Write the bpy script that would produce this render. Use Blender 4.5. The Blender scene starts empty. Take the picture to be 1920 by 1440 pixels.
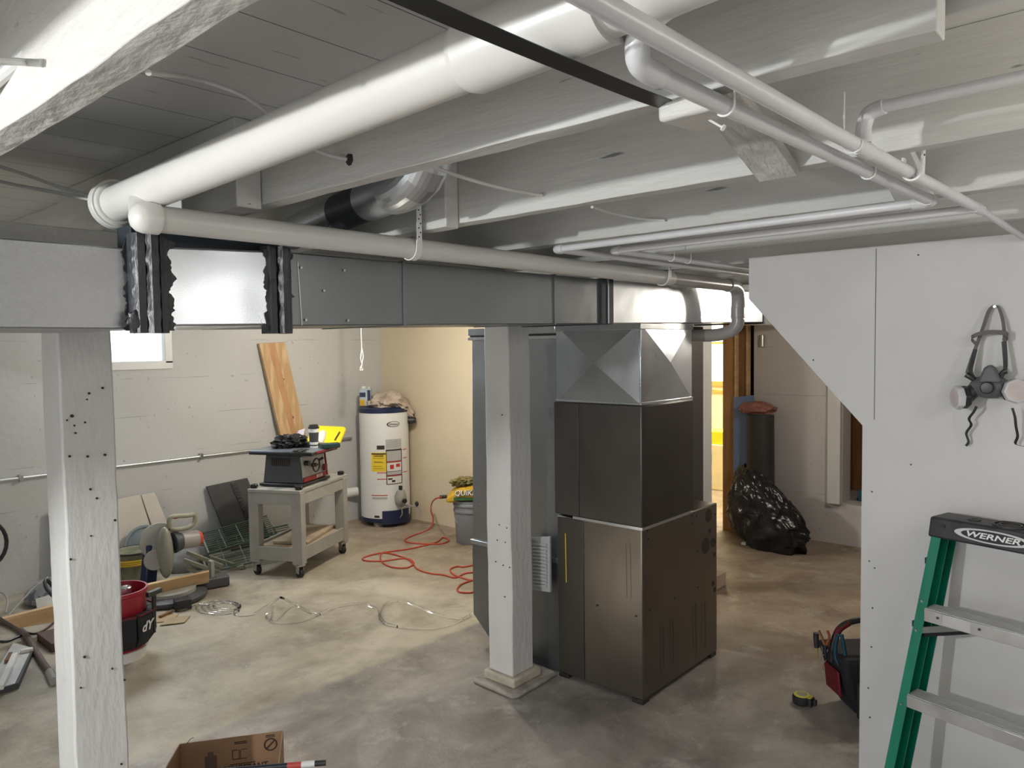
import bpy, math, random
from mathutils import Vector, Matrix, noise
random.seed(7)
SC = bpy.context.scene
COL = SC.collection
V = Vector
# ------------------------------------------------------------------ camera
FPX, PITCH, ROLL, YAW, HGT = 1400.0, 0.0506919, -0.0135324, 0.725912, 1.7
FW = V((math.cos(YAW)*math.cos(PITCH), math.sin(YAW)*math.cos(PITCH), -math.sin(PITCH)))
_r = FW.cross(V((0, 0, 1))).normalized(); _u = _r.cross(FW)
RT = _r*math.cos(ROLL)+_u*math.sin(ROLL); UP = -_r*math.sin(ROLL)+_u*math.cos(ROLL)
EYE = V((0, 0, HGT))
cam = bpy.data.cameras.new('camera'); cam.sensor_fit = 'HORIZONTAL'; cam.sensor_width = 36.0
cam.lens = FPX/1920*36; cam.clip_start = 0.02; cam.clip_end = 200
camo = bpy.data.objects.new('camera', cam); COL.objects.link(camo)
M3 = Matrix((RT, UP, -FW)).transposed()
camo.matrix_world = Matrix.Translation(EYE) @ M3.to_4x4()
SC.camera = camo
# ------------------------------------------------------------------ world, lights, exposure
SC.view_settings.view_transform = 'Standard'; SC.view_settings.look = 'None'
SC.view_settings.gamma = 1; SC.view_settings.use_curve_mapping = False
SC.view_settings.exposure = 0.75
w = bpy.data.worlds.new('sky'); SC.world = w; w.use_nodes = True
bg = w.node_tree.nodes['Background']; bg.inputs[0].default_value = (0.85, 0.93, 1, 1); bg.inputs[1].default_value = 3.0


def lamp(name, loc, power, size, color=(1, 0.97, 0.93), aim=None, kind='POINT'):
    l = bpy.data.lights.new(name, kind); l.energy = power; l.color = color
    if kind == 'AREA':
        l.shape = 'RECTANGLE'; l.size = size[0]; l.size_y = size[1]
    else:
        l.shadow_soft_size = size
    o = bpy.data.objects.new(name, l); COL.objects.link(o); o.location = loc
    if aim is not None:
        o.rotation_euler = (V(aim)-V(loc)).to_track_quat('-Z', 'Y').to_euler()
    return o


lamp('shop_light_left', (-1.3, 1.68, 1.88), 92, 0.03, (0.97, 0.985, 1))
lamp('shop_light_near', (-0.75, 0.50, 1.95), 7, 0.05, (1, 0.985, 0.95))
lamp('warm_bulb', (1.30, -0.35, 1.88), 4, 0.04, (1, 0.90, 0.78))
lamp('bulb_near_heater', (3.5, 4.3, 2.0), 36, 0.04, (1, 0.92, 0.80))
lamp('bulb_under_stairs', (4.9, 1.15, 1.98), 18, 0.06, (1, 0.90, 0.78))
lamp('bulb_right', (2.1, -0.55, 1.95), 5, 0.06)
lamp('far_room_light', (7.9, 3.2, 1.9), 95, 0.2, (1, 0.9, 0.7))
lamp('window_daylight', (2.2, 5.9, 1.85), 14, (0.9, 0.45), (0.85, 0.93, 1), (1.8, 3, 0.9), 'AREA')
lamp('floor_patch_fill', (1.42, 2.72, 0.10), 2.0, 0.03, (1, 0.93, 0.8))  # unseen lamp added to brighten the floor just behind the box
lamp('ambient_fill_left', (-2.8, 1.6, 1.0), 15, (3.6, 1.7), (0.93, 0.96, 1), (0, 1.6, 1.2), 'AREA')  # added soft fill from the left, lifts the ambient light on the joists
lamp('ambient_fill_behind', (0.3, -2.4, 0.95), 9, (3.6, 1.6), (0.96, 0.98, 1), (0.6, 0, 1.4), 'AREA')  # unseen area lamp added behind the camera to raise the ambient level


# ------------------------------------------------------------------ helpers
def at(px, py, ax, v):
    """point where the photo ray through px,py meets the plane axis=v"""
    d = RT*((px-960)/FPX) - UP*((py-720)/FPX) + FW
    return EYE + d*((v-EYE[ax])/d[ax])


def fl(px, py, z=0.0):
    return at(px, py, 2, z)


class MB:
    def __init__(s):
        s.v = []; s.f = []

    def add(s, vs, fs):
        n = len(s.v); s.v += [V(p) for p in vs]; s.f += [tuple(i+n for i in f) for f in fs]; return s

    def box(s, x0, y0, z0, x1, y1, z1):
        return s.obb((V((x0, y0, z0))+V((x1, y1, z1)))/2, V(((x1-x0)/2, 0, 0)), V((0, (y1-y0)/2, 0)), V((0, 0, (z1-z0)/2)))

    def obb(s, c, a, b, d):
        c, a, b, d = V(c), V(a), V(b), V(d)
        vs = [c+a*i+b*j+d*k for k in (-1, 1) for j in (-1, 1) for i in (-1, 1)]
        return s.add(vs, [(0, 2, 3, 1), (4, 5, 7, 6), (0, 1, 5, 4), (2, 6, 7, 3), (0, 4, 6, 2), (1, 3, 7, 5)])

    def bar(s, p0, p1, w, h, up=(0, 0, 1)):
        p0, p1 = V(p0), V(p1); d = p1-p0; up = V(up)
        side = d.cross(up)
        if side.length < 1e-6: side = V((1, 0, 0))
        side.normalize(); u2 = side.cross(d).normalized()
        return s.obb((p0+p1)/2, d/2, side*w/2, u2*h/2)

    def cyl(s, p0, p1, r0, r1=None, n=24, cap=True):
        p0, p1 = V(p0), V(p1); r1 = r0 if r1 is None else r1
        d = (p1-p0).normalized(); a = d.orthogonal().normalized(); b = d.cross(a)
        vs = [p+(a*math.cos(t)+b*math.sin(t))*r for p, r in ((p0, r0), (p1, r1)) for t in [2*math.pi*i/n for i in range(n)]]
        fs = [(i, (i+1) % n, n+(i+1) % n, n+i) for i in range(n)]
        if cap: fs += [tuple(range(n-1, -1, -1)), tuple(range(n, 2*n))]
        return s.add(vs, fs)

    def tube(s, pts, r, n=10, smooth=0, closed=False, flat=None):
        pts = [V(p) for p in pts]
        if smooth: pts = catmull(pts, smooth)
        m = len(pts); vs = []; fs = []
        t0 = (pts[1]-pts[0]).normalized(); a = t0.orthogonal().normalized() if flat is None else (V(flat)-t0*V(flat).dot(t0)).normalized()
        for i, p in enumerate(pts):
            t = (pts[min(i+1, m-1)]-pts[max(i-1, 0)])
            t = t.normalized() if t.length > 1e-9 else t0
            a = (a-t*a.dot(t)); a = a.normalized() if a.length > 1e-6 else t.orthogonal().normalized()
            b = t.cross(a)
            ri = r[i] if isinstance(r, (list, tuple)) and len(r) == m else r
            ra, rb = (ri if not isinstance(ri, (list, tuple)) else ri[0]), (ri if not isinstance(ri, (list, tuple)) else ri[1])
            vs += [p+a*math.cos(q)*ra+b*math.sin(q)*rb for q in [2*math.pi*k/n for k in range(n)]]
        for i in range(m-1):
            fs += [(i*n+k, i*n+(k+1) % n, (i+1)*n+(k+1) % n, (i+1)*n+k) for k in range(n)]
        fs += [tuple(range(n-1, -1, -1)), tuple(range((m-1)*n, m*n))]
        return s.add(vs, fs)

    def ribbon(s, pts, wv, th, smooth=0):
        """flat strap: centreline pts, half-width vector wv (or list), thickness th"""
        pts = [V(p) for p in pts]
        if smooth: pts = catmull(pts, smooth)
        m = len(pts); vs = []
        for i, p in enumerate(pts):
            t = (pts[min(i+1, m-1)]-pts[max(i-1, 0)]).normalized()
            wi = V(wv); wi = wi - t*wi.dot(t)
            nrm = t.cross(wi).normalized()*th/2
            vs += [p-wi-nrm, p+wi-nrm, p+wi+nrm, p-wi+nrm]
        fs = []
        for i in range(m-1):
            for k in range(4):
                fs.append((i*4+k, i*4+(k+1) % 4, (i+1)*4+(k+1) % 4, (i+1)*4+k))
        fs += [(3, 2, 1, 0), ((m-1)*4, (m-1)*4+1, (m-1)*4+2, (m-1)*4+3)]
        return s.add(vs, fs)

    def lathe(s, prof, c, n=32, axis=(0, 0, 1)):
        c = V(c); ax = V(axis).normalized(); a = ax.orthogonal().normalized(); b = ax.cross(a)
        vs = [c+ax*z+(a*math.cos(t)+b*math.sin(t))*r for r, z in prof for t in [2*math.pi*i/n for i in range(n)]]
        m = len(prof); fs = []
        for i in range(m-1):
            fs += [(i*n+k, i*n+(k+1) % n, (i+1)*n+(k+1) % n, (i+1)*n+k) for k in range(n)]
        fs += [tuple(range(n-1, -1, -1)), tuple(range((m-1)*n, m*n))]
        return s.add(vs, fs)

    def prism(s, poly, ext):
        poly = [V(p) for p in poly]; e = V(ext); n = len(poly)
        fs = [tuple(range(n-1, -1, -1)), tuple(range(n, 2*n))] + [(i, (i+1) % n, n+(i+1) % n, n+i) for i in range(n)]
        return s.add(poly+[p+e for p in poly], fs)

    def blob(s, c, rad, seed=0, amp=0.1, freq=2.5, n=40, m=24, shape=None, sharp=False):
        c = V(c); vs = []; fs = []
        for j in range(m+1):
            ph = math.pi*j/m
            for i in range(n):
                th = 2*math.pi*i/n
                d = V((math.sin(ph)*math.cos(th), math.sin(ph)*math.sin(th), math.cos(ph)))
                k = noise.noise(d*freq+V((seed, 0, 0)))
                if sharp: k = 0.6-2*abs(k)
                k2 = noise.noise(d*freq*2.7+V((seed, 5, 0)))
                if sharp: k2 = 0.5-2*abs(k2)
                q = d*(1+amp*(k+0.45*k2))
                p = V((q.x*rad[0], q.y*rad[1], q.z*rad[2]))
                if shape: p = shape(p)
                vs.append(c+p)
        for j in range(m):
            fs += [(j*n+i, (j+1)*n+i, (j+1)*n+(i+1) % n, j*n+(i+1) % n) for i in range(n)]
        return s.add(vs, fs)

    def build(s, name, mat, parent=None, bev=0, sharp=35, seg=2, origin=None, weld=False):
        off = V((0, 0, 0)); p = parent
        while p is not None:
            off += p.location; p = p.parent
        loc = V((0, 0, 0))
        if parent is None:
            xs = [q.x for q in s.v]; ys = [q.y for q in s.v]; zs = [q.z for q in s.v]
            loc = V(((min(xs)+max(xs))/2, (min(ys)+max(ys))/2, min(zs))) if origin is None else V(origin)
            off = loc
        me = bpy.data.meshes.new(name)
        me.from_pydata([tuple(q-off) for q in s.v], [], s.f)
        me.materials.append(mat); me.validate(); me.update()
        import bmesh
        b = bmesh.new(); b.from_mesh(me)
        if weld: bmesh.ops.remove_doubles(b, verts=b.verts, dist=1e-5)
        bmesh.ops.recalc_face_normals(b, faces=b.faces); b.to_mesh(me); b.free()
        for f in me.polygons: f.use_smooth = True
        me.set_sharp_from_angle(angle=math.radians(sharp))
        o = bpy.data.objects.new(name, me); COL.objects.link(o)
        o.location = loc
        if parent is not None: o.parent = parent
        if bev:
            m = o.modifiers.new('edge', 'BEVEL'); m.width = bev; m.segments = seg; m.limit_method = 'ANGLE'; m.angle_limit = math.radians(40)
            m.harden_normals = False
        return o


def catmull(pts, k):
    out = []; m = len(pts)
    for i in range(m-1):
        p0, p1, p2, p3 = pts[max(i-1, 0)], pts[i], pts[i+1], pts[min(i+2, m-1)]
        for j in range(k):
            t = j/k
            out.append(0.5*((2*p1)+(p2-p0)*t+(2*p0-5*p1+4*p2-p3)*t*t+(3*p1-p0-3*p2+p3)*t**3))
    out.append(pts[-1]); return out


def tag(o, label, cat, group=None, kind=None):
    o['label'] = label; o['category'] = cat
    if group: o['group'] = group
    if kind: o['kind'] = kind
    return o


def struct(o, label=None):
    o['kind'] = 'structure'
    if label: o['label'] = label
    return o


def thing(name, label, cat, loc=(0, 0, 0), group=None):
    o = bpy.data.objects.new(name, None); COL.objects.link(o); o.location = loc; o.empty_display_size = 0.05
    return tag(o, label, cat, group)


def dup(o, parent=None):
    c = o.copy(); COL.objects.link(c)
    if parent is not None: c.parent = parent
    for ch in [q for q in bpy.data.objects if q.parent == o and q != c]:
        dup(ch, c)
    return c


def text(s, c, xd, yd, size, mat, parent, ext=0.0004, name='lettering', shear=0, bold=0.0, align='CENTER', sx=1.0):
    cu = bpy.data.curves.new(name, 'FONT'); cu.body = s; cu.size = size; cu.extrude = ext; cu.align_x = align; cu.align_y = 'CENTER'
    cu.shear = shear; cu.offset = bold
    cu.materials.append(mat)
    o = bpy.data.objects.new(name, cu); COL.objects.link(o)
    xd = V(xd).normalized(); yd = V(yd); yd = (yd-xd*yd.dot(xd)).normalized(); zd = xd.cross(yd)
    off = V((0, 0, 0)); p = parent
    while p is not None:
        off += p.location; p = p.parent
    R = Matrix((xd*sx, yd, zd)).transposed().to_4x4()
    me = bpy.data.meshes.new_from_object(o); me.name = name
    bpy.data.objects.remove(o)
    o = bpy.data.objects.new(name, me); COL.objects.link(o)
    o.parent = parent
    o.matrix_basis = Matrix.Translation(V(c)-off) @ R
    return o


# ------------------------------------------------------------------ materials
def new(name):
    m = bpy.data.materials.new(name); m.use_nodes = True
    return m, m.node_tree, m.node_tree.nodes['Principled BSDF']


def mat(name, col, rough=0.6, metal=0.0, vary=0.08, vscale=6.0, bump=0.0, bscale=40.0, stretch=(1, 1, 1), spots=0.0, sscale=25.0, spotcol=(0.05, 0.05, 0.045), col2=None, mix=(0.45, 0.62), coat=0.0, rvary=0.0, spec=0.5, sthr=0.72):
    m, nt, b = new(name); N, L = nt.nodes, nt.links
    tc = N.new('ShaderNodeTexCoord'); mp = N.new('ShaderNodeMapping'); L.new(tc.outputs['Object'], mp.inputs[0]); mp.inputs['Scale'].default_value = stretch
    n1 = N.new('ShaderNodeTexNoise'); n1.inputs['Scale'].default_value = vscale; n1.inputs['Detail'].default_value = 6; L.new(mp.outputs[0], n1.inputs[0])
    rp = N.new('ShaderNodeMapRange'); rp.inputs[1].default_value = mix[0] if col2 else 0.3; rp.inputs[2].default_value = mix[1] if col2 else 0.7
    L.new(n1.outputs[0], rp.inputs[0])
    mx = N.new('ShaderNodeMix'); mx.data_type = 'RGBA'; L.new(rp.outputs[0], mx.inputs[0])
    c1 = tuple(max(0, c*(1-vary)) for c in col); c2 = col2 if col2 else tuple(min(1, c*(1+vary)) for c in col)
    mx.inputs[6].default_value = (*c1, 1); mx.inputs[7].default_value = (*c2, 1); out = mx.outputs[2]
    if spots:
        n2 = N.new('ShaderNodeTexNoise'); n2.inputs['Scale'].default_value = sscale; n2.inputs['Detail'].default_value = 3; L.new(mp.outputs[0], n2.inputs[0])
        r2 = N.new('ShaderNodeMapRange'); r2.inputs[1].default_value = sthr; r2.inputs[2].default_value = sthr+0.03; L.new(n2.outputs[0], r2.inputs[0]); r2.inputs[4].default_value = spots
        m2 = N.new('ShaderNodeMix'); m2.data_type = 'RGBA'; L.new(r2.outputs[0], m2.inputs[0]); L.new(out, m2.inputs[6]); m2.inputs[7].default_value = (*spotcol, 1); out = m2.outputs[2]
    L.new(out, b.inputs['Base Color'])
    b.inputs['Metallic'].default_value = metal; b.inputs['Roughness'].default_value = rough; b.inputs['Coat Weight'].default_value = coat
    b.inputs['Specular IOR Level'].default_value = spec
    if rvary:
        rr = N.new('ShaderNodeMapRange'); rr.inputs[3].default_value = rough-rvary; rr.inputs[4].default_value = rough+rvary; rr.inputs[1].default_value = .3; rr.inputs[2].default_value = .7
        L.new(n1.outputs[0], rr.inputs[0]); L.new(rr.outputs[0], b.inputs['Roughness'])
    if bump:
        n3 = N.new('ShaderNodeTexNoise'); n3.inputs['Scale'].default_value = bscale; n3.inputs['Detail'].default_value = 5; L.new(mp.outputs[0], n3.inputs[0])
        bp = N.new('ShaderNodeBump'); bp.inputs['Strength'].default_value = bump; bp.inputs['Distance'].default_value = 0.01; L.new(n3.outputs[0], bp.inputs['Height']); L.new(bp.outputs[0], b.inputs['Normal'])
    return m


def emit(name, col, st):
    m, nt, b = new(name); b.inputs['Base Color'].default_value = (*col, 1); b.inputs['Emission Color'].default_value = (*col, 1); b.inputs['Emission Strength'].default_value = st
    return m


WOODW = mat('painted_joist', (0.60, 0.60, 0.57), 0.55, vary=0.07, vscale=5, bump=0.35, bscale=26, stretch=(1, 0.25, 1.6), spots=0.7, sscale=22, sthr=0.73)
WOODB = mat('painted_rough_beam', (0.62, 0.61, 0.57), 0.5, vary=0.07, vscale=8, bump=0.5, bscale=38, stretch=(1, 0.35, 1), spots=0.4, sscale=26, sthr=0.76)
ROUGHSAWN = mat('rough_sawn_brace', (0.50, 0.49, 0.45), 0.7, vary=0.15, vscale=30, bump=1.0, bscale=45, stretch=(0.3, 1.5, 1))
POSTW = mat('painted_post', (0.64, 0.635, 0.61), 0.5, vary=0.06, vscale=4, bump=0.35, bscale=30, stretch=(1.5, 1.5, 0.5), spots=0.9, sscale=16, sthr=0.765)
PVC = mat('painted_pvc', (0.68, 0.67, 0.63), 0.32, vary=0.03, vscale=3, bump=0.05, bscale=20)
PVCG = mat('bare_pvc', (0.42, 0.41, 0.39), 0.25, vary=0.05, vscale=3)
PIPEW = mat('painted_copper', (0.66, 0.66, 0.67), 0.35, vary=0.04, vscale=6, bump=0.1, bscale=30)
CABLEW = mat('cable_white', (0.62, 0.62, 0.60), 0.5)
DRY = mat('drywall', (0.60, 0.595, 0.58), 0.55, vary=0.035, vscale=1.6, bump=0.06, bscale=60, spots=0.5, sscale=12, sthr=0.80, col2=(0.63, 0.615, 0.61))
CREAM = mat('cream_panel', (0.66, 0.575, 0.42), 0.6, vary=0.05, vscale=2)
BLACKM = mat('black_plastic', (0.022, 0.022, 0.024), 0.4, vary=0.3, vscale=9, bump=0.08)
DKGREY = mat('dark_grey_plastic', (0.06, 0.062, 0.066), 0.5, vary=0.2)
WHITEP = mat('white_plastic', (0.75, 0.75, 0.73), 0.4, vary=0.03)
ENAMEL = mat('white_enamel', (0.74, 0.75, 0.74), 0.25, vary=0.03, vscale=2)
NAVY = mat('navy_enamel', (0.012, 0.022, 0.07), 0.35)
YEL = mat('yellow_foam', (0.85, 0.68, 0.02), 0.55)
RED = mat('red_cloth', (0.13, 0.005, 0.013), 0.7, bump=0.2)
REDC = mat('orange_red_cord', (0.50, 0.06, 0.03), 0.45)
REDP = mat('red_plastic', (0.22, 0.015, 0.02), 0.4)
BLUET = mat('teal_grips', (0.006, 0.055, 0.095), 0.4)
GREENF = mat('green_fibreglass', (0.0, 0.17, 0.10), 0.35, vary=0.12, vscale=14, bump=0.1, bscale=60, stretch=(1, 1, 0.2))
ALU = mat('mill_aluminium', (0.62, 0.62, 0.61), 0.35, 0.85, vary=0.06, vscale=10, rvary=0.08)
ALUW = mat('worn_aluminium', (0.55, 0.545, 0.53), 0.5, 0.5, vary=0.12, vscale=18, stretch=(1, 0.3, 1))
STEEL = mat('bright_steel', (0.6, 0.6, 0.6), 0.3, 1.0)
DKSTEEL = mat('dark_strap_steel', (0.10, 0.105, 0.11), 0.38, 0.9, vary=0.2)
PINE = mat('pine_board', (0.56, 0.36, 0.18), 0.6, vary=0.1, vscale=7, stretch=(3, 3, 0.5), bump=0.1, col2=(0.66, 0.46, 0.26))
PINEH = mat('pine_stud', (0.60, 0.40, 0.20), 0.6, vary=0.1, vscale=7, stretch=(0.5, 3, 3), bump=0.1, col2=(0.68, 0.49, 0.28))
OLDW = mat('old_brown_wood', (0.20, 0.095, 0.035), 0.65, vary=0.25, vscale=6, stretch=(3, 3, 0.5))
DOORW = mat('door_frame_wood', (0.36, 0.19, 0.07), 0.6, vary=0.2, vscale=6, stretch=(3, 3, 0.5))
CONCB = mat('rough_concrete', (0.34, 0.31, 0.27), 0.85, vary=0.25, vscale=14, bump=0.6, bscale=40)
PLYW = mat('dusty_plywood', (0.42, 0.33, 0.23), 0.75, vary=0.2, vscale=9)
CARTG = mat('cart_grey_paint', (0.33, 0.32, 0.29), 0.55, vary=0.1, vscale=6)
CARDB = mat('cardboard', (0.30, 0.18, 0.10), 0.75, vary=0.06, vscale=5)
INK = mat('print_ink', (0.035, 0.025, 0.02), 0.7)
GREYP = mat('grey_bucket_plastic', (0.24, 0.26, 0.28), 0.45, vary=0.08)
LIDB = mat('blue_grey_lid', (0.20, 0.24, 0.27), 0.5, vary=0.15)
TAN = mat('tan_cloth', (0.46, 0.38, 0.31), 0.85, vary=0.2, vscale=9, bump=0.4)
RUBBER = mat('black_rubber', (0.018, 0.018, 0.018), 0.7)
MASTIC = mat('dark_mastic', (0.03, 0.032, 0.036), 0.4, vary=0.5, vscale=18, bump=0.9, bscale=30, stretch=(1, 1, 0.3))
DARKSHEET = mat('dark_sheet_metal', (0.035, 0.045, 0.055), 0.55, 0.3)
OLIVE = mat('olive_plastic', (0.28, 0.27, 0.20), 0.5, vary=0.15, vscale=12)
GREENW = mat('green_wire', (0.08, 0.13, 0.09), 0.6)
BEIGE = mat('beige_board', (0.58, 0.53, 0.46), 0.7, vary=0.04)
BLUEB = mat('blue_foam_board', (0.16, 0.23, 0.42), 0.7)
PINKR = mat('pink_brown_rag', (0.30, 0.13, 0.10), 0.8, vary=0.3, vscale=12, bump=0.3)
FILTERM = mat('respirator_filter_cover', (0.55, 0.48, 0.46), 0.6, vary=0.12, vscale=25)
FILTERW = mat('filter_retainer', (0.6, 0.6, 0.6), 0.35)
SILIC = mat('respirator_rubber', (0.10, 0.105, 0.11), 0.5)
STRAPG = mat('elastic_strap', (0.13, 0.125, 0.11), 0.75)
PAPER = mat('paper_label', (0.70, 0.70, 0.68), 0.6)
YLAB = mat('yellow_label', (0.78, 0.58, 0.03), 0.5)
REDL = mat('red_print', (0.5, 0.03, 0.02), 0.6)
GREYL = mat('grey_print', (0.35, 0.35, 0.34), 0.6)
SILV = mat('silver_label', (0.45, 0.45, 0.45), 0.4)
QYEL = mat('cement_bag_yellow', (0.62, 0.38, 0.03), 0.6, vary=0.15, bump=0.3, bscale=12)
QGRN = mat('bag_green', (0.04, 0.13, 0.05), 0.6)
SAWBLUE = mat('saw_table_metal', (0.22, 0.25, 0.29), 0.35, 0.5, vary=0.25, vscale=8)
BAGBLK = mat('black_bin_liner', (0.010, 0.010, 0.011), 0.24, bump=0.9, bscale=7, stretch=(1, 1, 2.2))
ROLLB = mat('dark_roll', (0.03, 0.03, 0.027), 0.6, vary=0.3)


def galv(name, col, rough, spangle, scale=60):
    m, nt, b = new(name); N, L = nt.nodes, nt.links
    tc = N.new('ShaderNodeTexCoord'); vo = N.new('ShaderNodeTexVoronoi'); vo.inputs['Scale'].default_value = scale; L.new(tc.outputs['Object'], vo.inputs[0])
    sep = N.new('ShaderNodeSeparateColor'); L.new(vo.outputs['Color'], sep.inputs[0])
    no = N.new('ShaderNodeTexNoise'); no.inputs['Scale'].default_value = 2.2; no.inputs['Detail'].default_value = 5; L.new(tc.outputs['Object'], no.inputs[0])
    ad = N.new('ShaderNodeMath'); ad.operation = 'MULTIPLY_ADD'; L.new(sep.outputs[0], ad.inputs[0]); ad.inputs[1].default_value = spangle; L.new(no.outputs[0], ad.inputs[2])
    mx = N.new('ShaderNodeMix'); mx.data_type = 'RGBA'; L.new(ad.outputs[0], mx.inputs[0])
    mx.inputs[6].default_value = (*[c*0.78 for c in col], 1); mx.inputs[7].default_value = (*[min(1, c*1.18) for c in col], 1); L.new(mx.outputs[2], b.inputs['Base Color'])
    mr = N.new('ShaderNodeMapRange'); L.new(ad.outputs[0], mr.inputs[0]); mr.inputs[3].default_value = rough-0.06; mr.inputs[4].default_value = rough+0.1; L.new(mr.outputs[0], b.inputs['Roughness'])
    b.inputs['Metallic'].default_value = 0.95
    wv = N.new('ShaderNodeTexNoise'); wv.inputs['Scale'].default_value = 3.0; L.new(tc.outputs['Object'], wv.inputs[0])
    bp = N.new('ShaderNodeBump'); bp.inputs['Strength'].default_value = 0.25; bp.inputs['Distance'].default_value = 0.03; L.new(wv.outputs[0], bp.inputs['Height'])
    if spangle > 0.3:
        bp2 = N.new('ShaderNodeBump'); bp2.inputs['Strength'].default_value = 0.12; bp2.inputs['Distance'].default_value = 0.001; L.new(sep.outputs[1], bp2.inputs['Height']); L.new(bp.outputs[0], bp2.inputs['Normal']); L.new(bp2.outputs[0], b.inputs['Normal'])
    else:
        L.new(bp.outputs[0], b.inputs['Normal'])
    return m


GALV = galv('galvanised_sheet', (0.46, 0.48, 0.49), 0.30, 0.12, 90)
GALVD = galv('dull_galvanised_sheet', (0.26, 0.275, 0.28), 0.36, 0.08, 90)
GALVS = galv('spangled_sheet', (0.36, 0.37, 0.385), 0.36, 0.6, 170)
GALVB = galv('bright_sheet', (0.70, 0.74, 0.77), 0.26, 0.02, 90)
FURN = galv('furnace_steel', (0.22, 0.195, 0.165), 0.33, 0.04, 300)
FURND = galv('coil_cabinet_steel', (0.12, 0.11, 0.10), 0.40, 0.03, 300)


def glass(name, rough=0.05, ior=1.45, col=(1, 1, 1)):
    m, nt, b = new(name); b.inputs['Transmission Weight'].default_value = 1; b.inputs['Roughness'].default_value = rough; b.inputs['IOR'].default_value = ior; b.inputs['Base Color'].default_value = (*col, 1)
    return m


TUBING = glass('clear_vinyl', 0.08, 1.3)


def floor_mat():
    m, nt, b = new('concrete_floor'); N, L = nt.nodes, nt.links
    tc = N.new('ShaderNodeTexCoord')

    def nz(scale, det=6, dist=0.0, rough=0.55):
        n = N.new('ShaderNodeTexNoise'); n.inputs['Scale'].default_value = scale; n.inputs['Detail'].default_value = det; n.inputs['Distortion'].default_value = dist; n.inputs['Roughness'].default_value = rough
        L.new(tc.outputs['Object'], n.inputs[0]); return n.outputs[0]

    def rng(x, a, c, lo=0, hi=1):
        r = N.new('ShaderNodeMapRange'); L.new(x, r.inputs[0]); r.inputs[1].default_value = a; r.inputs[2].default_value = c; r.inputs[3].default_value = lo; r.inputs[4].default_value = hi; return r.outputs[0]

    def mix(f, a, c):
        x = N.new('ShaderNodeMix'); x.data_type = 'RGBA'; L.new(f, x.inputs[0])
        for i, q in ((6, a), (7, c)):
            if isinstance(q, tuple): x.inputs[i].default_value = (*q, 1)
            else: L.new(q, x.inputs[i])
        return x.outputs[2]
    # pale worn slab on the back-left, browner slab to the right/near, split on a long diagonal joint
    sp = N.new('ShaderNodeSeparateXYZ'); L.new(tc.outputs['Object'], sp.inputs[0])
    d = N.new('ShaderNodeMath'); d.operation = 'MULTIPLY_ADD'; L.new(sp.outputs[0], d.inputs[0]); d.inputs[1].default_value = 0.0; L.new(sp.outputs[1], d.inputs[2])
    wob = N.new('ShaderNodeMath'); wob.operation = 'MULTIPLY_ADD'; L.new(nz(1.6, 6), wob.inputs[0]); wob.inputs[1].default_value = 0.25; L.new(d.outputs[0], wob.inputs[2])
    side = rng(wob.outputs[0], 3.27, 3.32)
    near = mix(rng(nz(2.0, 12, 0.4, 0.68), 0.36, 0.62), (0.165, 0.142, 0.125), (0.355, 0.32, 0.285))
    far = mix(rng(nz(1.7, 12, 0.3, 0.68), 0.34, 0.60), (0.25, 0.21, 0.15), (0.47, 0.425, 0.335))
    c = mix(side, near, far)
    right = rng(sp.outputs[0], 3.4, 4.4)
    c = mix(right, c, mix(rng(nz(2.6, 12, 0.6, 0.7), 0.35, 0.62), (0.19, 0.14, 0.10), (0.38, 0.305, 0.235)))
    c = mix(rng(nz(4.5, 9, 0.2, 0.7), 0.56, 0.68, 0, 0.55), c, (0.50, 0.47, 0.42))
    c = mix(rng(nz(2.6, 9, 0.3, 0.7), 0.54, 0.68, 0, 0.5), c, (0.16, 0.14, 0.125))
    c = mix(rng(nz(38, 3), 0.70, 0.74, 0, 0.7), c, (0.62, 0.59, 0.54))
    L.new(c, b.inputs['Base Color'])
    L.new(rng(nz(3, 5), 0.35, 0.65, 0.42, 0.62), b.inputs['Roughness'])
    bp = N.new('ShaderNodeBump'); bp.inputs['Strength'].default_value = 0.3; bp.inputs['Distance'].default_value = 0.01; L.new(nz(22, 10, 0, 0.7), bp.inputs['Height']); L.new(bp.outputs[0], b.inputs['Normal'])
    return m


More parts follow.
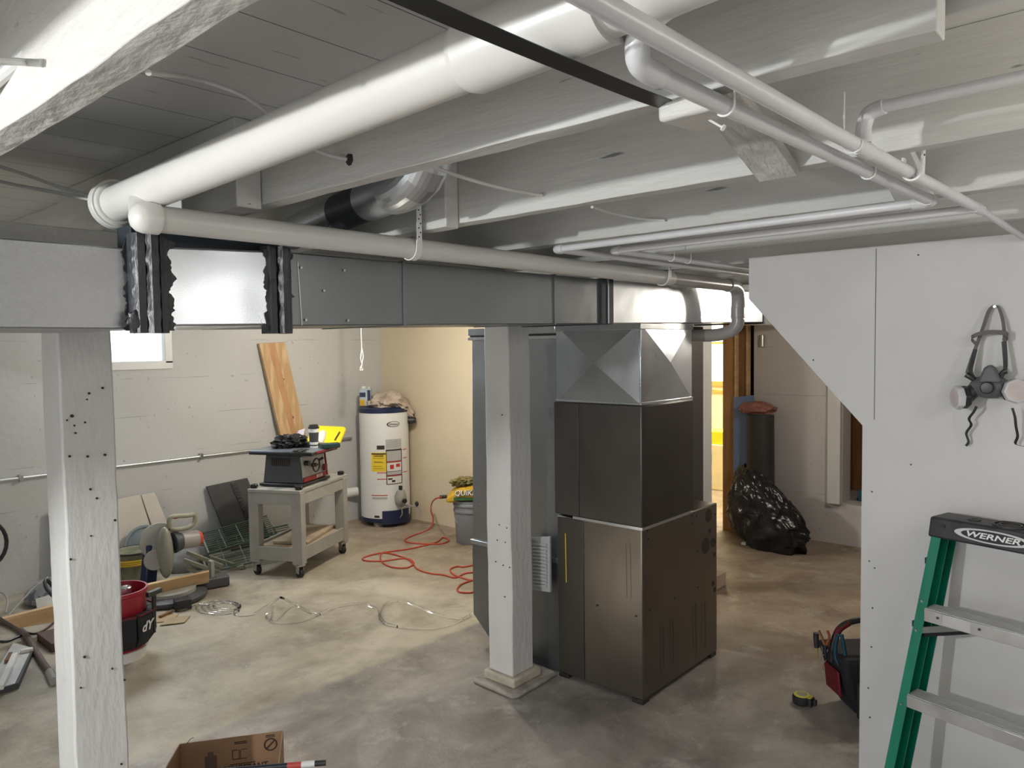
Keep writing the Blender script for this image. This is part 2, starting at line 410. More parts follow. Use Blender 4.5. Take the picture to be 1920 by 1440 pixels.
def wall_mat(name, base, axis_u, course=0.30):
    """poured wall painted white: faint horizontal form-board lines and chipped pits"""
    m, nt, b = new(name); N, L = nt.nodes, nt.links
    tc = N.new('ShaderNodeTexCoord'); sp = N.new('ShaderNodeSeparateXYZ'); L.new(tc.outputs['Object'], sp.inputs[0])
    n1 = N.new('ShaderNodeTexNoise'); n1.inputs['Scale'].default_value = 1.5; n1.inputs['Detail'].default_value = 7; L.new(tc.outputs['Object'], n1.inputs[0])
    mod = N.new('ShaderNodeMath'); mod.operation = 'MULTIPLY_ADD'; L.new(n1.outputs[0], mod.inputs[0]); mod.inputs[1].default_value = 0.04; L.new(sp.outputs[2], mod.inputs[2])
    md = N.new('ShaderNodeMath'); md.operation = 'MODULO'; L.new(mod.outputs[0], md.inputs[0]); md.inputs[1].default_value = course
    lt = N.new('ShaderNodeMath'); lt.operation = 'LESS_THAN'; L.new(md.outputs[0], lt.inputs[0]); lt.inputs[1].default_value = 0.006
    n2 = N.new('ShaderNodeTexNoise'); n2.inputs['Scale'].default_value = 3.5; n2.inputs['Detail'].default_value = 4; L.new(tc.outputs['Object'], n2.inputs[0])
    r2 = N.new('ShaderNodeMapRange'); r2.inputs[1].default_value = 0.5; r2.inputs[2].default_value = 0.6; L.new(n2.outputs[0], r2.inputs[0])
    ln = N.new('ShaderNodeMath'); ln.operation = 'MULTIPLY'; L.new(lt.outputs[0], ln.inputs[0]); L.new(r2.outputs[0], ln.inputs[1])
    n3 = N.new('ShaderNodeTexNoise'); n3.inputs['Scale'].default_value = 24; n3.inputs['Detail'].default_value = 4; L.new(tc.outputs['Object'], n3.inputs[0])
    r3 = N.new('ShaderNodeMapRange'); r3.inputs[1].default_value = 0.70; r3.inputs[2].default_value = 0.74; L.new(n3.outputs[0], r3.inputs[0])
    mxv = N.new('ShaderNodeMath'); mxv.operation = 'MAXIMUM'; L.new(ln.outputs[0], mxv.inputs[0]); L.new(r3.outputs[0], mxv.inputs[1])
    c0 = N.new('ShaderNodeMix'); c0.data_type = 'RGBA'; L.new(n1.outputs[0], c0.inputs[0]); c0.inputs[6].default_value = (*[c*0.9 for c in base], 1); c0.inputs[7].default_value = (*[c*1.08 for c in base], 1)
    c1 = N.new('ShaderNodeMix'); c1.data_type = 'RGBA'; mu = N.new('ShaderNodeMath'); mu.operation = 'MULTIPLY'; L.new(mxv.outputs[0], mu.inputs[0]); mu.inputs[1].default_value = 0.55
    L.new(mu.outputs[0], c1.inputs[0]); L.new(c0.outputs[2], c1.inputs[6]); c1.inputs[7].default_value = (*[c*0.45 for c in base], 1)
    L.new(c1.outputs[2], b.inputs['Base Color']); b.inputs['Roughness'].default_value = 0.7
    n4 = N.new('ShaderNodeTexNoise'); n4.inputs['Scale'].default_value = 18; n4.inputs['Detail'].default_value = 6; L.new(tc.outputs['Object'], n4.inputs[0])
    sb = N.new('ShaderNodeMath'); sb.operation = 'SUBTRACT'; L.new(n4.outputs[0], sb.inputs[0]); L.new(mxv.outputs[0], sb.inputs[1])
    bp = N.new('ShaderNodeBump'); bp.inputs['Strength'].default_value = 0.35; bp.inputs['Distance'].default_value = 0.008; L.new(sb.outputs[0], bp.inputs['Height']); L.new(bp.outputs[0], b.inputs['Normal'])
    return m


def ceil_mat():
    m, nt, b = new('painted_subfloor'); N, L = nt.nodes, nt.links
    tc = N.new('ShaderNodeTexCoord'); sp = N.new('ShaderNodeSeparateXYZ'); L.new(tc.outputs['Object'], sp.inputs[0])
    md = N.new('ShaderNodeMath'); md.operation = 'PINGPONG'; L.new(sp.outputs[1], md.inputs[0]); md.inputs[1].default_value = 0.1
    lt = N.new('ShaderNodeMath'); lt.operation = 'LESS_THAN'; L.new(md.outputs[0], lt.inputs[0]); lt.inputs[1].default_value = 0.0015
    c1 = N.new('ShaderNodeMix'); c1.data_type = 'RGBA'; L.new(lt.outputs[0], c1.inputs[0]); c1.inputs[6].default_value = (0.60, 0.61, 0.60, 1); c1.inputs[7].default_value = (0.12, 0.12, 0.12, 1)
    mp = N.new('ShaderNodeMapping'); mp.inputs['Scale'].default_value = (3, 30, 1); L.new(tc.outputs['Object'], mp.inputs[0])
    n2 = N.new('ShaderNodeTexNoise'); n2.inputs['Scale'].default_value = 2.0; n2.inputs['Detail'].default_value = 3; L.new(mp.outputs[0], n2.inputs[0])
    r = N.new('ShaderNodeMapRange'); r.inputs[1].default_value = 0.70; r.inputs[2].default_value = 0.73; r.inputs[4].default_value = 0.6; L.new(n2.outputs[0], r.inputs[0])
    c2 = N.new('ShaderNodeMix'); c2.data_type = 'RGBA'; L.new(r.outputs[0], c2.inputs[0]); L.new(c1.outputs[2], c2.inputs[6]); c2.inputs[7].default_value = (0.2, 0.2, 0.19, 1)
    L.new(c2.outputs[2], b.inputs['Base Color']); b.inputs['Roughness'].default_value = 0.6
    return m


# ------------------------------------------------------------------ setting
ZC, ZJ = 2.26, 2.06            # underside of the floor boards, underside of the joists
struct(MB().box(-3, -2.5, -0.1, 9.4, 6.2, 0).build('floor', floor_mat(), origin=(0, 0, 0)))
struct(MB().box(-3, -2.5, ZC, 9.4, 6.2, ZC+0.08).build('ceiling', ceil_mat(), origin=(0, -0.026, 0)))
WALLM = wall_mat('painted_poured_wall', (0.56, 0.56, 0.55), 0)
WALLF = wall_mat('painted_far_wall', (0.55, 0.52, 0.51), 1, 0.42)
YB = 6.07
m = MB()
m.box(-3, YB, 0, 1.98, YB+0.2, ZC); m.box(2.70, YB, 0, 6.6, YB+0.2, ZC); m.box(1.98, YB, 0, 2.70, YB+0.2, 1.555); m.box(1.98, YB, 2.12, 2.70, YB+0.2, ZC)
struct(m.build('wall_back', WALLM, origin=(0, 0, 0)))
struct(MB().box(-3.1, -2.5, 0, -3, 6.27, ZC).build('wall_left', WALLM, origin=(0, 0, 0)))
struct(MB().box(-3, -2.6, 0, 9.4, -2.5, ZC).build('wall_front', WALLM, origin=(0, 0, 0)))
struct(MB().box(4.83, 3.42, 0, 4.9, YB, ZC).build('wall_partition', CREAM, origin=(0, 0, 0)), 'cream panel wall beside the water heater')
struct(MB().box(4.9, 3.42, 0, 6.6, 3.5, ZC).build('wall_partition_return', CREAM, origin=(0, 0, 0)))
XF = 6.45
m = MB()
m.box(XF, -2.5, 0, XF+0.2, 1.45, ZC); m.box(XF, 2.05, 0, XF+0.2, 2.82, ZC); m.box(XF, 1.45, 0, XF+0.2, 2.05, 0.345); m.box(XF, 1.45, 1.75, XF+0.2, 2.05, ZC)
struct(m.build('wall_far', WALLF, origin=(0, 0, 0)))
# ledge and recess behind the far wall opening
struct(MB().box(XF+0.2, 1.3, 0, 7.3, 2.2, 0.33).build('trim_1', CONCB), 'rough concrete ledge behind the opening')
struct(MB().box(7.2, 1.2, 0.33, 7.3, 2.3, ZC).box(6.66, 2.2, 0.33, 7.3, 2.3, ZC).box(6.66, 1.2, 0.33, 7.3, 1.3, ZC).build('trim_2', OLDW), 'old brown boards inside the opening')
struct(MB().box(XF-0.05, 2.055, 0.345, XF-0.001, 2.16, 2.0).build('trim_3', POSTW, bev=0.003), 'white painted board beside the far wall opening')
# stair wall (drywall) with its sloping cut
XS = 3.05
m = MB().prism([(XS, -2.5, 0), (XS, 0.897, 0), (XS, 0.897, 1.375), (XS, 1.357, 1.887), (XS, 1.357, 2.058), (XS, -2.5, 2.058)], (0.1, 0, 0))
struct(m.build('wall_right', DRY, origin=(0, 0, 0)), 'white drywall with a sloping lower edge under the stairs')
m = MB().box(XS-0.0012, 0.853, 1.40, XS+0.001, 0.8555, 2.05)
struct(m.build('trim_4', mat('joint_shadow_gap', (0.16, 0.155, 0.15), 0.8)), 'open joint between two drywall sheets')
# far lit room
YW = mat('far_room_yellow', (0.85, 0.76, 0.52), 0.7)
struct(MB().box(9.3, 2.0, 0, 9.4, 5.5, ZC).build('wall_far_room', YW))
struct(MB().box(6.66, 4.9, 0, 9.3, 5.0, ZC).build('wall_far_room_side', YW))
struct(MB().box(6.66, 2.35, 0, 9.3, 2.45, ZC).build('wall_far_room_return', YW))
ORNG = mat('orange_trim', (0.6, 0.33, 0.08), 0.5)
q0, q1 = at(1335, 640, 0, 9.28), at(1360, 715, 0, 9.28)
wf = struct(MB().box(9.24, q1.y-0.5, q1.z-0.06, 9.3, q0.y+0.6, q1.z).box(9.24, q1.y-0.5, 1.69, 9.3, q0.y+0.6, 1.72).box(9.24, q1.y-0.5, q1.z-0.15, 9.3, q0.y+0.6, q1.z-0.12).build('window_2', ORNG), 'bright far room window with orange wooden trim')
MB().box(9.285, q1.y-0.5, q1.z, 9.295, q0.y+0.6, 2.1).build('pane', emit('daylit_pane', (1, 0.97, 0.9), 2.2), wf)
# back wall window
fr = struct(MB().box(1.98, YB-0.012, 1.555, 2.70, YB+0.1, 1.62).box(1.98, YB-0.012, 2.06, 2.70, YB+0.1, 2.12).box(2.64, YB-0.012, 1.6, 2.70, YB+0.1, 2.1).box(1.98, YB-0.012, 1.6, 2.03, YB+0.1, 2.1).build('window_1', WHITEP, bev=0.004), 'small white framed basement window high on the back wall')
MB().box(2.03, YB+0.04, 1.615, 2.645, YB+0.048, 2.07).build('pane', glass('window_glass', 0.0, 1.45), fr)
struct(MB().box(0.6, YB+0.9, 1.2, 3.8, YB+0.95, 2.5).build('backdrop_outside', mat('pale_outdoor_ground', (0.75, 0.76, 0.68), 0.9, vary=0.1, vscale=4, col2=(0.9, 0.9, 0.88), mix=(0.4, 0.6))), 'pale sunlit ground outside the small window')

# beam and joists
BM = thing('support_beam', 'white painted main beam resting on the posts, behind the metal duct', 'beam', (0, 2.47, 1.84))
MB().box(-3, 2.40, 1.84, 6.4, 2.55, 1.97).build('lower_plank', WOODB, BM, bev=0.004)
MB().box(-3, 2.403, 1.973, 6.4, 2.55, 2.06).build('upper_plank', WOODB, BM, bev=0.003)


def rough_board(x0, y0, z0, x1, y1, z1, seed=0, amp=0.0035, step=0.07):
    """board along Y with slightly wandering faces"""
    n = max(2, int((y1-y0)/step)); mb = MB(); vs = []; fs = []
    for i in range(n+1):
        y = y0+(y1-y0)*i/n
        for k, (x, z) in enumerate(((x0, z0), (x1, z0), (x1, z1), (x0, z1))):
            dx = noise.noise(V((y*1.7, seed*3.1+k, 0)))*amp+noise.noise(V((y*9, seed*2.1+k, 3)))*amp*0.5
            dz = noise.noise(V((y*2.1, seed*1.7, 7+k)))*amp+noise.noise(V((y*11, seed*2.9, 9+k)))*amp*0.6 if k < 2 else 0
            vs.append(V((x+dx, y, z+dz)))
        if i:
            for k in range(4): fs.append(((i-1)*4+k, (i-1)*4+(k+1) % 4, i*4+(k+1) % 4, i*4+k))
    fs += [(3, 2, 1, 0), (n*4, n*4+1, n*4+2, n*4+3)]
    return mb.add(vs, fs)


JG = 'white painted ceiling joists'
joists = [
    (-2.0, -2.5, 6.07, 'white ceiling joist out past the left corner, fifth toward the light'),
    (-1.4, -2.5, 6.07, 'white ceiling joist well left of the big corner joist'),
    (-0.80, -2.5, 6.07, 'white ceiling joist two bays left of the big corner joist'),
    (-0.22, -2.5, 6.07, 'white ceiling joist one bay left of the big corner joist'),
    (0.375, -2.5, 6.07, 'big rough white joist crossing the upper left corner of the photo'),
    (0.995, 0.216, 6.07, 'white joist right behind the wide drain pipe, cut end at upper right'),
    (1.555, -2.5, 6.07, 'white joist next beyond the one where the black strap ends'),
    (2.11, -2.5, 6.07, 'white joist above the left ends of the two cross pipes'),
    (2.68, -2.5, 6.07, 'white joist with dark knots just left of the stair wall top'),
    (3.25, -2.5, 6.07, 'white joist running directly over the drywall stair wall'),
    (3.83, -2.5, 6.07, 'white joist first beyond the drywall stair wall'),
    (4.42, -2.5, 6.07, 'white joist second beyond the drywall stair wall'),
    (5.0, -2.5, 6.07, 'white joist third beyond the drywall stair wall'),
    (5.6, -2.5, 6.07, 'white joist last before the far wall'),
]
for i, (x, ya, yb, lab) in enumerate(joists):
    if x > 0.3 and x < 0.5: o = rough_board(x, ya, ZJ, x+0.047, yb, ZC, i, 0.0045, 0.025)
    else: o = rough_board(x, ya, ZJ, x+0.045, yb, ZC, i)
    tag(o.build('ceiling_joist', WOODB if x < 0.5 else WOODW, bev=0.002), lab, 'joist', JG)
tag(rough_board(1.062, -2.5, 2.10, 1.105, 0.62, ZC, 40).build('ceiling_joist', WOODW, bev=0.002), 'shallower white joist lapping past the cut joist end, top right corner', 'joist', JG)
tag(rough_board(0.925, 1.70, 2.045, 0.992, 2.9, ZC, 41).build('sister_board', WOODW, bev=0.004), 'short white block nailed to the joist above the flanged pipe end', 'board', 'sister blocks')
tag(rough_board(1.50, at(850, 425, 0, 1.53).y, 2.045, 1.552, 2.9, ZC, 42).build('sister_board', WOODW, bev=0.004), 'white block on the joist beside the round galvanised duct', 'board', 'sister blocks')
for i, (xa, xb) in enumerate(((-0.17, 0.37), (1.65, 2.105), (2.16, 2.675))):
    tag(MB().box(xa, 2.42, ZJ+0.001, xb, 2.46, ZC).build('blocking_board', WOODW, bev=0.003), ['white blocking left of the corner joist above the beam', 'white blocking above the beam left of the furnace', 'white blocking above the beam over the furnace'][i], 'board', 'blocking above the beam')

# diagonal cross bridging
BG = 'diagonal bridging between joists'


def bridging(x0, x1, y, lab, m=ROUGHSAWN, w=0.085, t=0.022, zl=2.052, zt=2.235):
    tag(MB().bar((x0, y, zl), (x1, y, zt), w, t).build('bridging_board', m, bev=0.003), lab, 'brace', BG)


bridging(1.565, 1.06, 0.63, 'rough sawn diagonal brace seen between the two long pipes')
bridging(2.13, 1.62, 0.50, 'white diagonal brace next to the perforated hanger strap', WOODW)
p = fl(1298, 222, 2.045)
tag(MB().bar(V((0.972, 0.53, 2.038)), V((1.10, 0.53, 2.046)), 0.085, 0.03).build('bridging_board', WOODB, bev=0.006), 'stubby whitewashed brace end under the joist where the strap ends', 'brace', BG)
nl = thing('bent_nail', 'long bent nail sticking out below the short whitewashed brace end', 'nail', (1.05, 0.5, 2.03))
a0, a1 = fl(1325, 222, 2.03), fl(1355, 239, 2.012)
MB().cyl(a0, a1, 0.0018, n=8).build('shank', WHITEP, nl); MB().cyl(a1, a1+(a1-a0).normalized()*0.002, 0.005, n=10).build('nail_head', WHITEP, nl)


# ------------------------------------------------------------------ posts
def post(x0, y0, x1, y1, z1, label, seed, base=None, lean=0.0):
    t = thing('support_post', label, 'post', ((x0+x1)/2, (y0+y1)/2, 0), 'white square timber posts under the beam')
    n = 50; vs = []; fs = []; zb = base or 0
    for i in range(n+1):
        z = zb+(z1-zb)*i/n
        for k, (x, y) in enumerate(((x0, y0), (x1, y0), (x1, y1), (x0, y1))):
            a = noise.noise(V((z*3, seed+k, 0)))*0.004+noise.noise(V((z*14, seed+k, 2)))*0.0018
            b = noise.noise(V((z*3, seed+k, 5)))*0.004+noise.noise(V((z*14, seed+k, 8)))*0.0018
            vs.append(V((x+a, y+b, z)))
        if i:
            for k in range(4): fs.append(((i-1)*4+k, (i-1)*4+(k+1) % 4, i*4+(k+1) % 4, i*4+k))
    fs += [(3, 2, 1, 0), (n*4, n*4+1, n*4+2, n*4+3)]
    MB().add(vs, fs).build('shaft', POSTW, t, bev=0.006, sharp=60)
    return t


pl = post(0.741, 2.40, 0.888, 2.55, 1.838, 'tall white timber post nearest the camera, left side, with dark nail holes', 1)
# nail holes on the two visible faces
mb = MB()
for (px, py, r) in [(305/3.6, 0, 0)][:0] + [(192.9, 727.5, 2.2), (167.5, 737.5, 2.2), (163.6, 749, 1.6), (135.5, 780, 3), (126, 788, 1.6), (160, 792, 1.8), (140, 798, 1.6), (142, 812, 1.8), (131, 855.6, 2.2), (165, 856, 2.2), (197.5, 853, 2.2), (170, 917.5, 2.2), (182, 934.5, 2), (216, 975.5, 2.2), (171, 1005, 1.6), (133, 1049, 2), (159, 1232, 2.4), (211, 1254, 1.8), (152, 1290, 1.6), (234, 1275, 2), (228, 1433, 2)]:
    c = at(px, py, 1, 2.3955)
    MB().cyl(c, c+V((0, 0.003, 0)), r*1.0*2.3/1400, n=10).build('nail_hole', INK, pl)
PC = post(2.68, 2.40, 2.84, 2.56, 1.838, 'white timber post standing on a square concrete footing before the furnace', 2, base=0.07)
ft = MB().box(2.66, 2.375, 0.025, 2.87, 2.58, 0.07); ft.build('plinth', mat('cream_plinth_paint', (0.50, 0.45, 0.36), 0.8, vary=0.2, vscale=10, bump=0.5), PC, bev=0.008)
vs = []
ring = [(2.61, 2.345), (2.64, 2.325), (2.80, 2.33), (2.955, 2.34), (2.96, 2.50), (2.955, 2.62), (2.80, 2.63), (2.62, 2.62)]
MB().prism([(x, y, 0.0) for x, y in ring], (0, 0, 0.025)).build('footing_slab', CONCB, PC, bev=0.01)
mb = MB()
for px, py in [(936, 984), (950, 990), (932, 1013), (947, 1017), (929, 1053), (943, 1060), (955, 1064), (946, 1119), (941, 778)]:
    c = at(px, py, 0, 2.6765); MB().cyl(c, c+V((0.003, 0, 0)), 0.0035, n=8).build('nail_hole', INK, PC)
P3 = post(4.65, 2.40, 4.80, 2.55, 1.838, 'white timber post half hidden behind the furnace, beside the bright doorway', 3, base=0.10)
MB().box(4.60, 2.32, 0, 4.85, 2.62, 0.10).build('plinth', mat('pinkish_plinth', (0.50, 0.38, 0.30), 0.8), P3, bev=0.006)

# ------------------------------------------------------------------ trunk duct
D = thing('trunk_duct', 'long rectangular galvanised main duct hanging across the room', 'duct', (1.5, 2.05, 1.75))


def hexa(x0, x1, y0, y1, zb0, zb1, zt0, zt1):
    return MB().add([(x0, y0, zb0), (x1, y0, zb1), (x1, y1, zb1), (x0, y1, zb0), (x0, y0, zt0), (x1, y0, zt1), (x1, y1, zt1), (x0, y1, zt0)],
                    [(0, 3, 2, 1), (4, 5, 6, 7), (0, 1, 5, 4), (2, 3, 7, 6), (0, 4, 7, 3), (1, 2, 6, 5)])


def zb(x): return 1.764+(x-1.135)*0.018
def zt(x): return 1.966+(x-1.14)*0.009


hexa(-2.9, 0.745, 1.83, 2.27, 1.748, 1.752, 1.935, 1.939).build('spangled_section', GALVS, D, bev=0.003)['label'] = 'old duct section with a bright crystalline galvanised surface'
o = hexa(0.745, 1.10, 1.795, 2.27, 1.756, 1.764, 1.945, 1.962).build('shiny_section', GALVB, D, bev=0.006); o['label'] = 'shiny mirror-like short section between two dark joints'
secs = [1.10, 1.552, 2.322, 2.66, 4.313]
secm = [GALVD, GALVD, GALVD, GALVD]
for i in range(4):
    a, b = secs[i], secs[i+1]
    mt = GALVB if a > 2.6 else GALVD
    hexa(a+0.0015, b-0.0015, 1.83, 2.27, zb(a), zb(b), zt(a), zt(b)).build('duct_section', mt, D, bev=0.003)
for a in (1.552, 2.322):
    hexa(a-0.006, a+0.006, 1.826, 2.275, zb(a)-0.003, zb(a)-0.003, zt(a)+0.003, zt(a)+0.003).build('drive_seam', GALVD, D, bev=0.001)
hexa(2.632, 2.724, 1.822, 2.275, zb(2.63)-0.004, zb(2.72)-0.004, zt(2.63)+0.003, zt(2.72)+0.003).build('black_joint', DARKSHEET, D, bev=0.003)
hexa(2.676, 2.682, 1.818, 1.823, zb(2.68), zb(2.68), zt(2.68), zt(2.68)).build('joint_edge', GALV, D)
hexa(4.306, 4.335, 1.825, 2.28, 1.812, 1.812, 1.99, 1.99).build('end_flange', BLACKM, D, bev=0.002)


def mastic(xs, seed, name='mastic_joint'):
    """ridged, smeared sealant around a joint"""
    for i, (xa, xb, ya) in enumerate(xs):
        n = 26; vs = []; fs = []
        for j in range(n+1):
            z = 1.742+(1.972-1.742)*j/n
            e0 = noise.noise(V((z*40, seed+i, 0)))*0.006; e1 = noise.noise(V((z*40, seed+i, 4)))*0.006
            vs += [V((xa+e0, ya+0.012, z)), V(((xa*3+xb)/4, ya, z)), V(((xa+xb*3)/4, ya-0.002+e0*0.3, z)), V((xb+e1, ya+0.012, z)), V((xb, ya+0.04, z)), V((xa, ya+0.04, z))]
            if j:
                for k in range(6): fs.append(((j-1)*6+k, (j-1)*6+(k+1) % 6, j*6+(k+1) % 6, j*6+k))
        fs += [tuple(range(5, -1, -1)), tuple(range(n*6, n*6+6))]
        MB().add(vs, fs).build(name, MASTIC, D, bev=0.0)


mastic([(0.716, 0.748, 1.787), (0.742, 0.772, 1.772), (0.768, 0.796, 1.785)], 1)
mastic([(1.052, 1.084, 1.785), (1.082, 1.112, 1.772), (1.108, 1.130, 1.792)], 9)
MB().blob((0.722, 1.800, 1.772), (0.022, 0.012, 0.026), 3, 0.35, 2.0, 16, 10).build('sealant_smear', MASTIC, D)
def smear(xm, ya, w, seed, left):
    n = 40; l = []; r = []
    for j in range(n+1):
        z = 1.748+(1.962-1.748)*j/n
        e = w*(0.55+0.9*noise.noise(V((z*35, seed, 0)))+0.5*noise.noise(V((z*120, seed, 3))))
        l.append(V((xm-(e if left else 0.004), ya, z))); r.append(V((xm+(0.004 if left else e), ya, z)))
    fs = [(j, j+1, n+1+j+1, n+1+j) for j in range(n)]
    k = 2*(n+1)
    back = [p+V((0, 0.004, 0)) for p in l+r]
    MB().add(l+r+back, fs+[tuple(q+k for q in reversed(f)) for f in fs]+[(0, n+1, k+n+1, k), (n, k+n, k+2*n+1, 2*n+1)]+[(j, k+j, k+j+1, j+1) for j in range(n)]+[(n+1+j, n+2+j, k+n+2+j, k+n+1+j) for j in range(n)]).build('mastic_smear', MASTIC, D)


smear(0.722, 1.8275, 0.022, 1, True)
smear(0.790, 1.7925, 0.026, 2, False)
smear(1.060, 1.7925, 0.018, 3, True)
smear(1.126, 1.8270, 0.034, 4, False)
MB().box(0.735, 1.85, 1.94, 1.13, 1.93, 2.0).build('top_collar', DARKSHEET, D, bev=0.003)
mb = MB()
for px, py in [(564, 502), (645, 507), (573, 600), (652, 601), (607, 545)]:
    c = at(px, py, 1, 1.828); MB().cyl(c, c-V((0, 0.003, 0)), 0.004, n=8).build('screw', STEEL, D)
mb = MB(); a, b = at(558, 491, 1, 1.829), at(566, 610, 1, 1.829); mb.bar(a, b, 0.003, 0.002, (0, 1, 0)); mb.build('fold_edge', STEEL, D)


# ------------------------------------------------------------------ plenum, coil cabinet, furnace
def cross_panel(p00, p10, p11, p01, bulge, name, mt, par):
    p = [V(q) for q in (p00, p10, p11, p01)]; c = sum(p, V())/4
    n = (p[1]-p[0]).cross(p[3]-p[0]).normalized()
    return MB().add(p+[c+n*bulge], [(0, 1, 4), (1, 2, 4), (2, 3, 4), (3, 0, 4)]).build(name, mt, par, sharp=1)


PL = thing('supply_plenum', 'shiny cross-braced sheet metal plenum box between furnace and main duct', 'plenum', (3.21, 2.08, 1.42))
X0, X1, Y0, Y1, Z0, Z1 = 2.965, 3.455, 1.84, 2.33, 1.422, 1.80
MB().box(X0+0.003, Y0+0.003, Z0, X1-0.003, Y1-0.003, Z1).build('body', GALV, PL)
cross_panel((X0, Y0, Z0), (X0, Y1, Z0), (X0, Y1, Z1), (X0, Y0, Z1), -0.022, 'left_panel', GALV, PL)
cross_panel((X1, Y0, Z0), (X0, Y0, Z0), (X0, Y0, Z1), (X1, Y0, Z1), -0.018, 'right_panel', GALVB, PL)
MB().box(X0-0.006, Y0-0.006, Z1-0.03, X1+0.006, Y1+0.006, Z1-0.002).build('top_flange', GALV, PL, bev=0.002)
MB().box(X0-0.005, Y0-0.005, Z0, X0+0.003, Y0+0.003, Z1-0.03).build('corner_seam', GALVB, PL, bev=0.002)
MB().box(X0-0.006, Y0-0.006, Z0-0.004, X1+0.004, Y1, Z0+0.008).build('base_flange', GALVB, PL, bev=0.002)

CC = thing('coil_cabinet', 'dark brown-grey steel cabinet standing on top of the furnace', 'cabinet', (3.2, 2.08, 0.846))
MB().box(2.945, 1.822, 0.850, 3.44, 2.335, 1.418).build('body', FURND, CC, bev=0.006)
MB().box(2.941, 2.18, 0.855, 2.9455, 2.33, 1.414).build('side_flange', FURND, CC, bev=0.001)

FU = thing('furnace', 'low brown-grey steel furnace cabinet standing on rubber feet', 'furnace', (3.35, 2.08, 0))
fx0, fx1, fy0, fy1 = 2.965, 3.728, 1.835, 2.335
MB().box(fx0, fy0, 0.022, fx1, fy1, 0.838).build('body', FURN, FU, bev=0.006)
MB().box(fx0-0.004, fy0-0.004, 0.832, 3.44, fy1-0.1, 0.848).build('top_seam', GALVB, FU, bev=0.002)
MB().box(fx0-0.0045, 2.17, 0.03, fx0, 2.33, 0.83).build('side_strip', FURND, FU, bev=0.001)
for x, y in ((fx0+0.03, fy0+0.03), (fx1-0.04, fy0+0.03), (fx0+0.03, fy1-0.03), (fx1-0.04, fy1-0.03)):
    MB().box(x-0.03, y-0.03, 0, x+0.03, y+0.03, 0.022).build('foot', BLACKM, FU, bev=0.002)
mb = MB()
for px, py, w2, h2 in [(1328.5, 966.5, 6, 12.5), (1330.5, 995, 3, 5), (1323, 1023, 8, 15), (1337, 1017, 4.5, 9), (1339, 1040, 3, 5), (1337, 1094, 3, 5), (1340, 1105, 3, 5), (1341, 964, 1, 2),
                       (1214, 995, 1.5, 2), (1215, 1010, 1.5, 2), (1297, 966.5, 1.3, 1.6), (1306, 967.5, 1.3, 1.6), (1297, 980, 1.3, 1.6), (1307, 1034, 1.5, 1.7), (1308.5, 1101, 1.5, 1.7), (1218, 1145, 1.6, 2), (1265, 1122, 1.4, 1.8)]:
    c = at(px, py, 1, fy0); d = (c-EYE).dot(FW)
    rz = h2*d/1400
    n = 20
    MB().cyl(c+V((0, -0.0015, 0)), c+V((0, 0.002, 0)), rz, n=n).build('knockout_hole', INK, FU)
mb = MB()
for px, py in [(1120, 1135), (1193, 1155), (1053, 1117)]:
    c = at(px, py, 0, fx0); MB().cyl(c-V((0.006, 0, 0)), c+V((0.002, 0, 0)), 0.0045, n=10).build('screw_hole', INK, FU)
mb = MB()
for (px, ya, yb_) in [(1173, 1020, 1120), (1181, 1018, 1122)]:
    MB().bar(at(px, ya, 0, fx0-0.0005), at(px+2, yb_, 0, fx0-0.0005), 0.004, 0.003, (1, 0, 0)).build('pressed_rib', FURN, FU)
for (px, ya, yb_) in [(1238, 1175, 1265), (1244, 1170, 1250), (1257, 1160, 1240), (1262, 1160, 1245), (1299, 1135, 1215), (1305, 1130, 1230), (1316, 1130, 1200), (1322, 1127, 1215)]:
    MB().bar(at(px, ya, 1, fy0-0.0005), at(px+1, yb_, 1, fy0-0.0005), 0.003, 0.003, (0, 1, 0)).build('pressed_rib', FURN, FU)
mb = MB().bar(at(1060, 1000, 0, fx0-0.005), at(1062, 1092, 0, fx0-0.005), 0.004, 0.002, (1, 0, 0)); mb.build('bright_scratch', YLAB, FU)

# small white drain pipe on the furnace shelf
cd = thing('condensate_elbow', 'short white plastic drain pipe on the furnace top shelf', 'pipe', (3.55, 2.0, 0.87))
MB().tube([(3.45, 2.02, 0.885), (3.62, 2.0, 0.893), (3.68, 2.02, 0.893)], 0.014, 12, 4).build('pipe', PVC, cd)
MB().box(3.445, 1.95, 0.842, 3.655, 2.2, 0.862).build('bracket', GALV, cd, bev=0.002)
# dark riser behind the cabinet
rx0, rx1 = 3.56, 3.86
ry = at(1319, 760, 0, 4.1).y
tag(MB().box(3.78, ry, 0.0, 4.1, ry+0.12, 1.80).build('metal_riser', mat('dark_brown_steel', (0.075, 0.068, 0.058), 0.55, 0.3), bev=0.004), 'narrow dark metal riser just right of the plenum, behind the furnace', 'duct')

# return drop duct
RD = thing('return_duct', 'tall galvanised return duct behind the center post, heel cut at an angle', 'duct', (3.25, 2.7, 0))
prof = [(3.0, 2.345, 0.0), (3.0, 2.80, 0.0), (3.0, 2.985, 0.165), (3.0, 2.985, 0.585), (3.0, 2.345, 0.585)]
MB().prism(prof, (0.5, 0, 0)).build('boot', GALVD, RD, bev=0.004)
MB().prism([(3.003, 2.345, 0.6), (3.003, 2.98, 0.6), (3.003, 2.965, 1.745), (3.003, 2.345, 1.745)], (0.49, 0, 0)).build('riser', GALV, RD, bev=0.004)
MB().box(2.994, 2.34, 0.575, 3.505, 2.995, 0.60).build('collar', GALVB, RD, bev=0.002)
MB().box(2.99, 2.34, 1.735, 3.505, 2.985, 1.752).build('top_flange', GALVB, RD, bev=0.002)
MB().box(3.0, 2.345, 1.752, 3.49, 2.975, 1.762).build('gasket', BLACKM, RD)
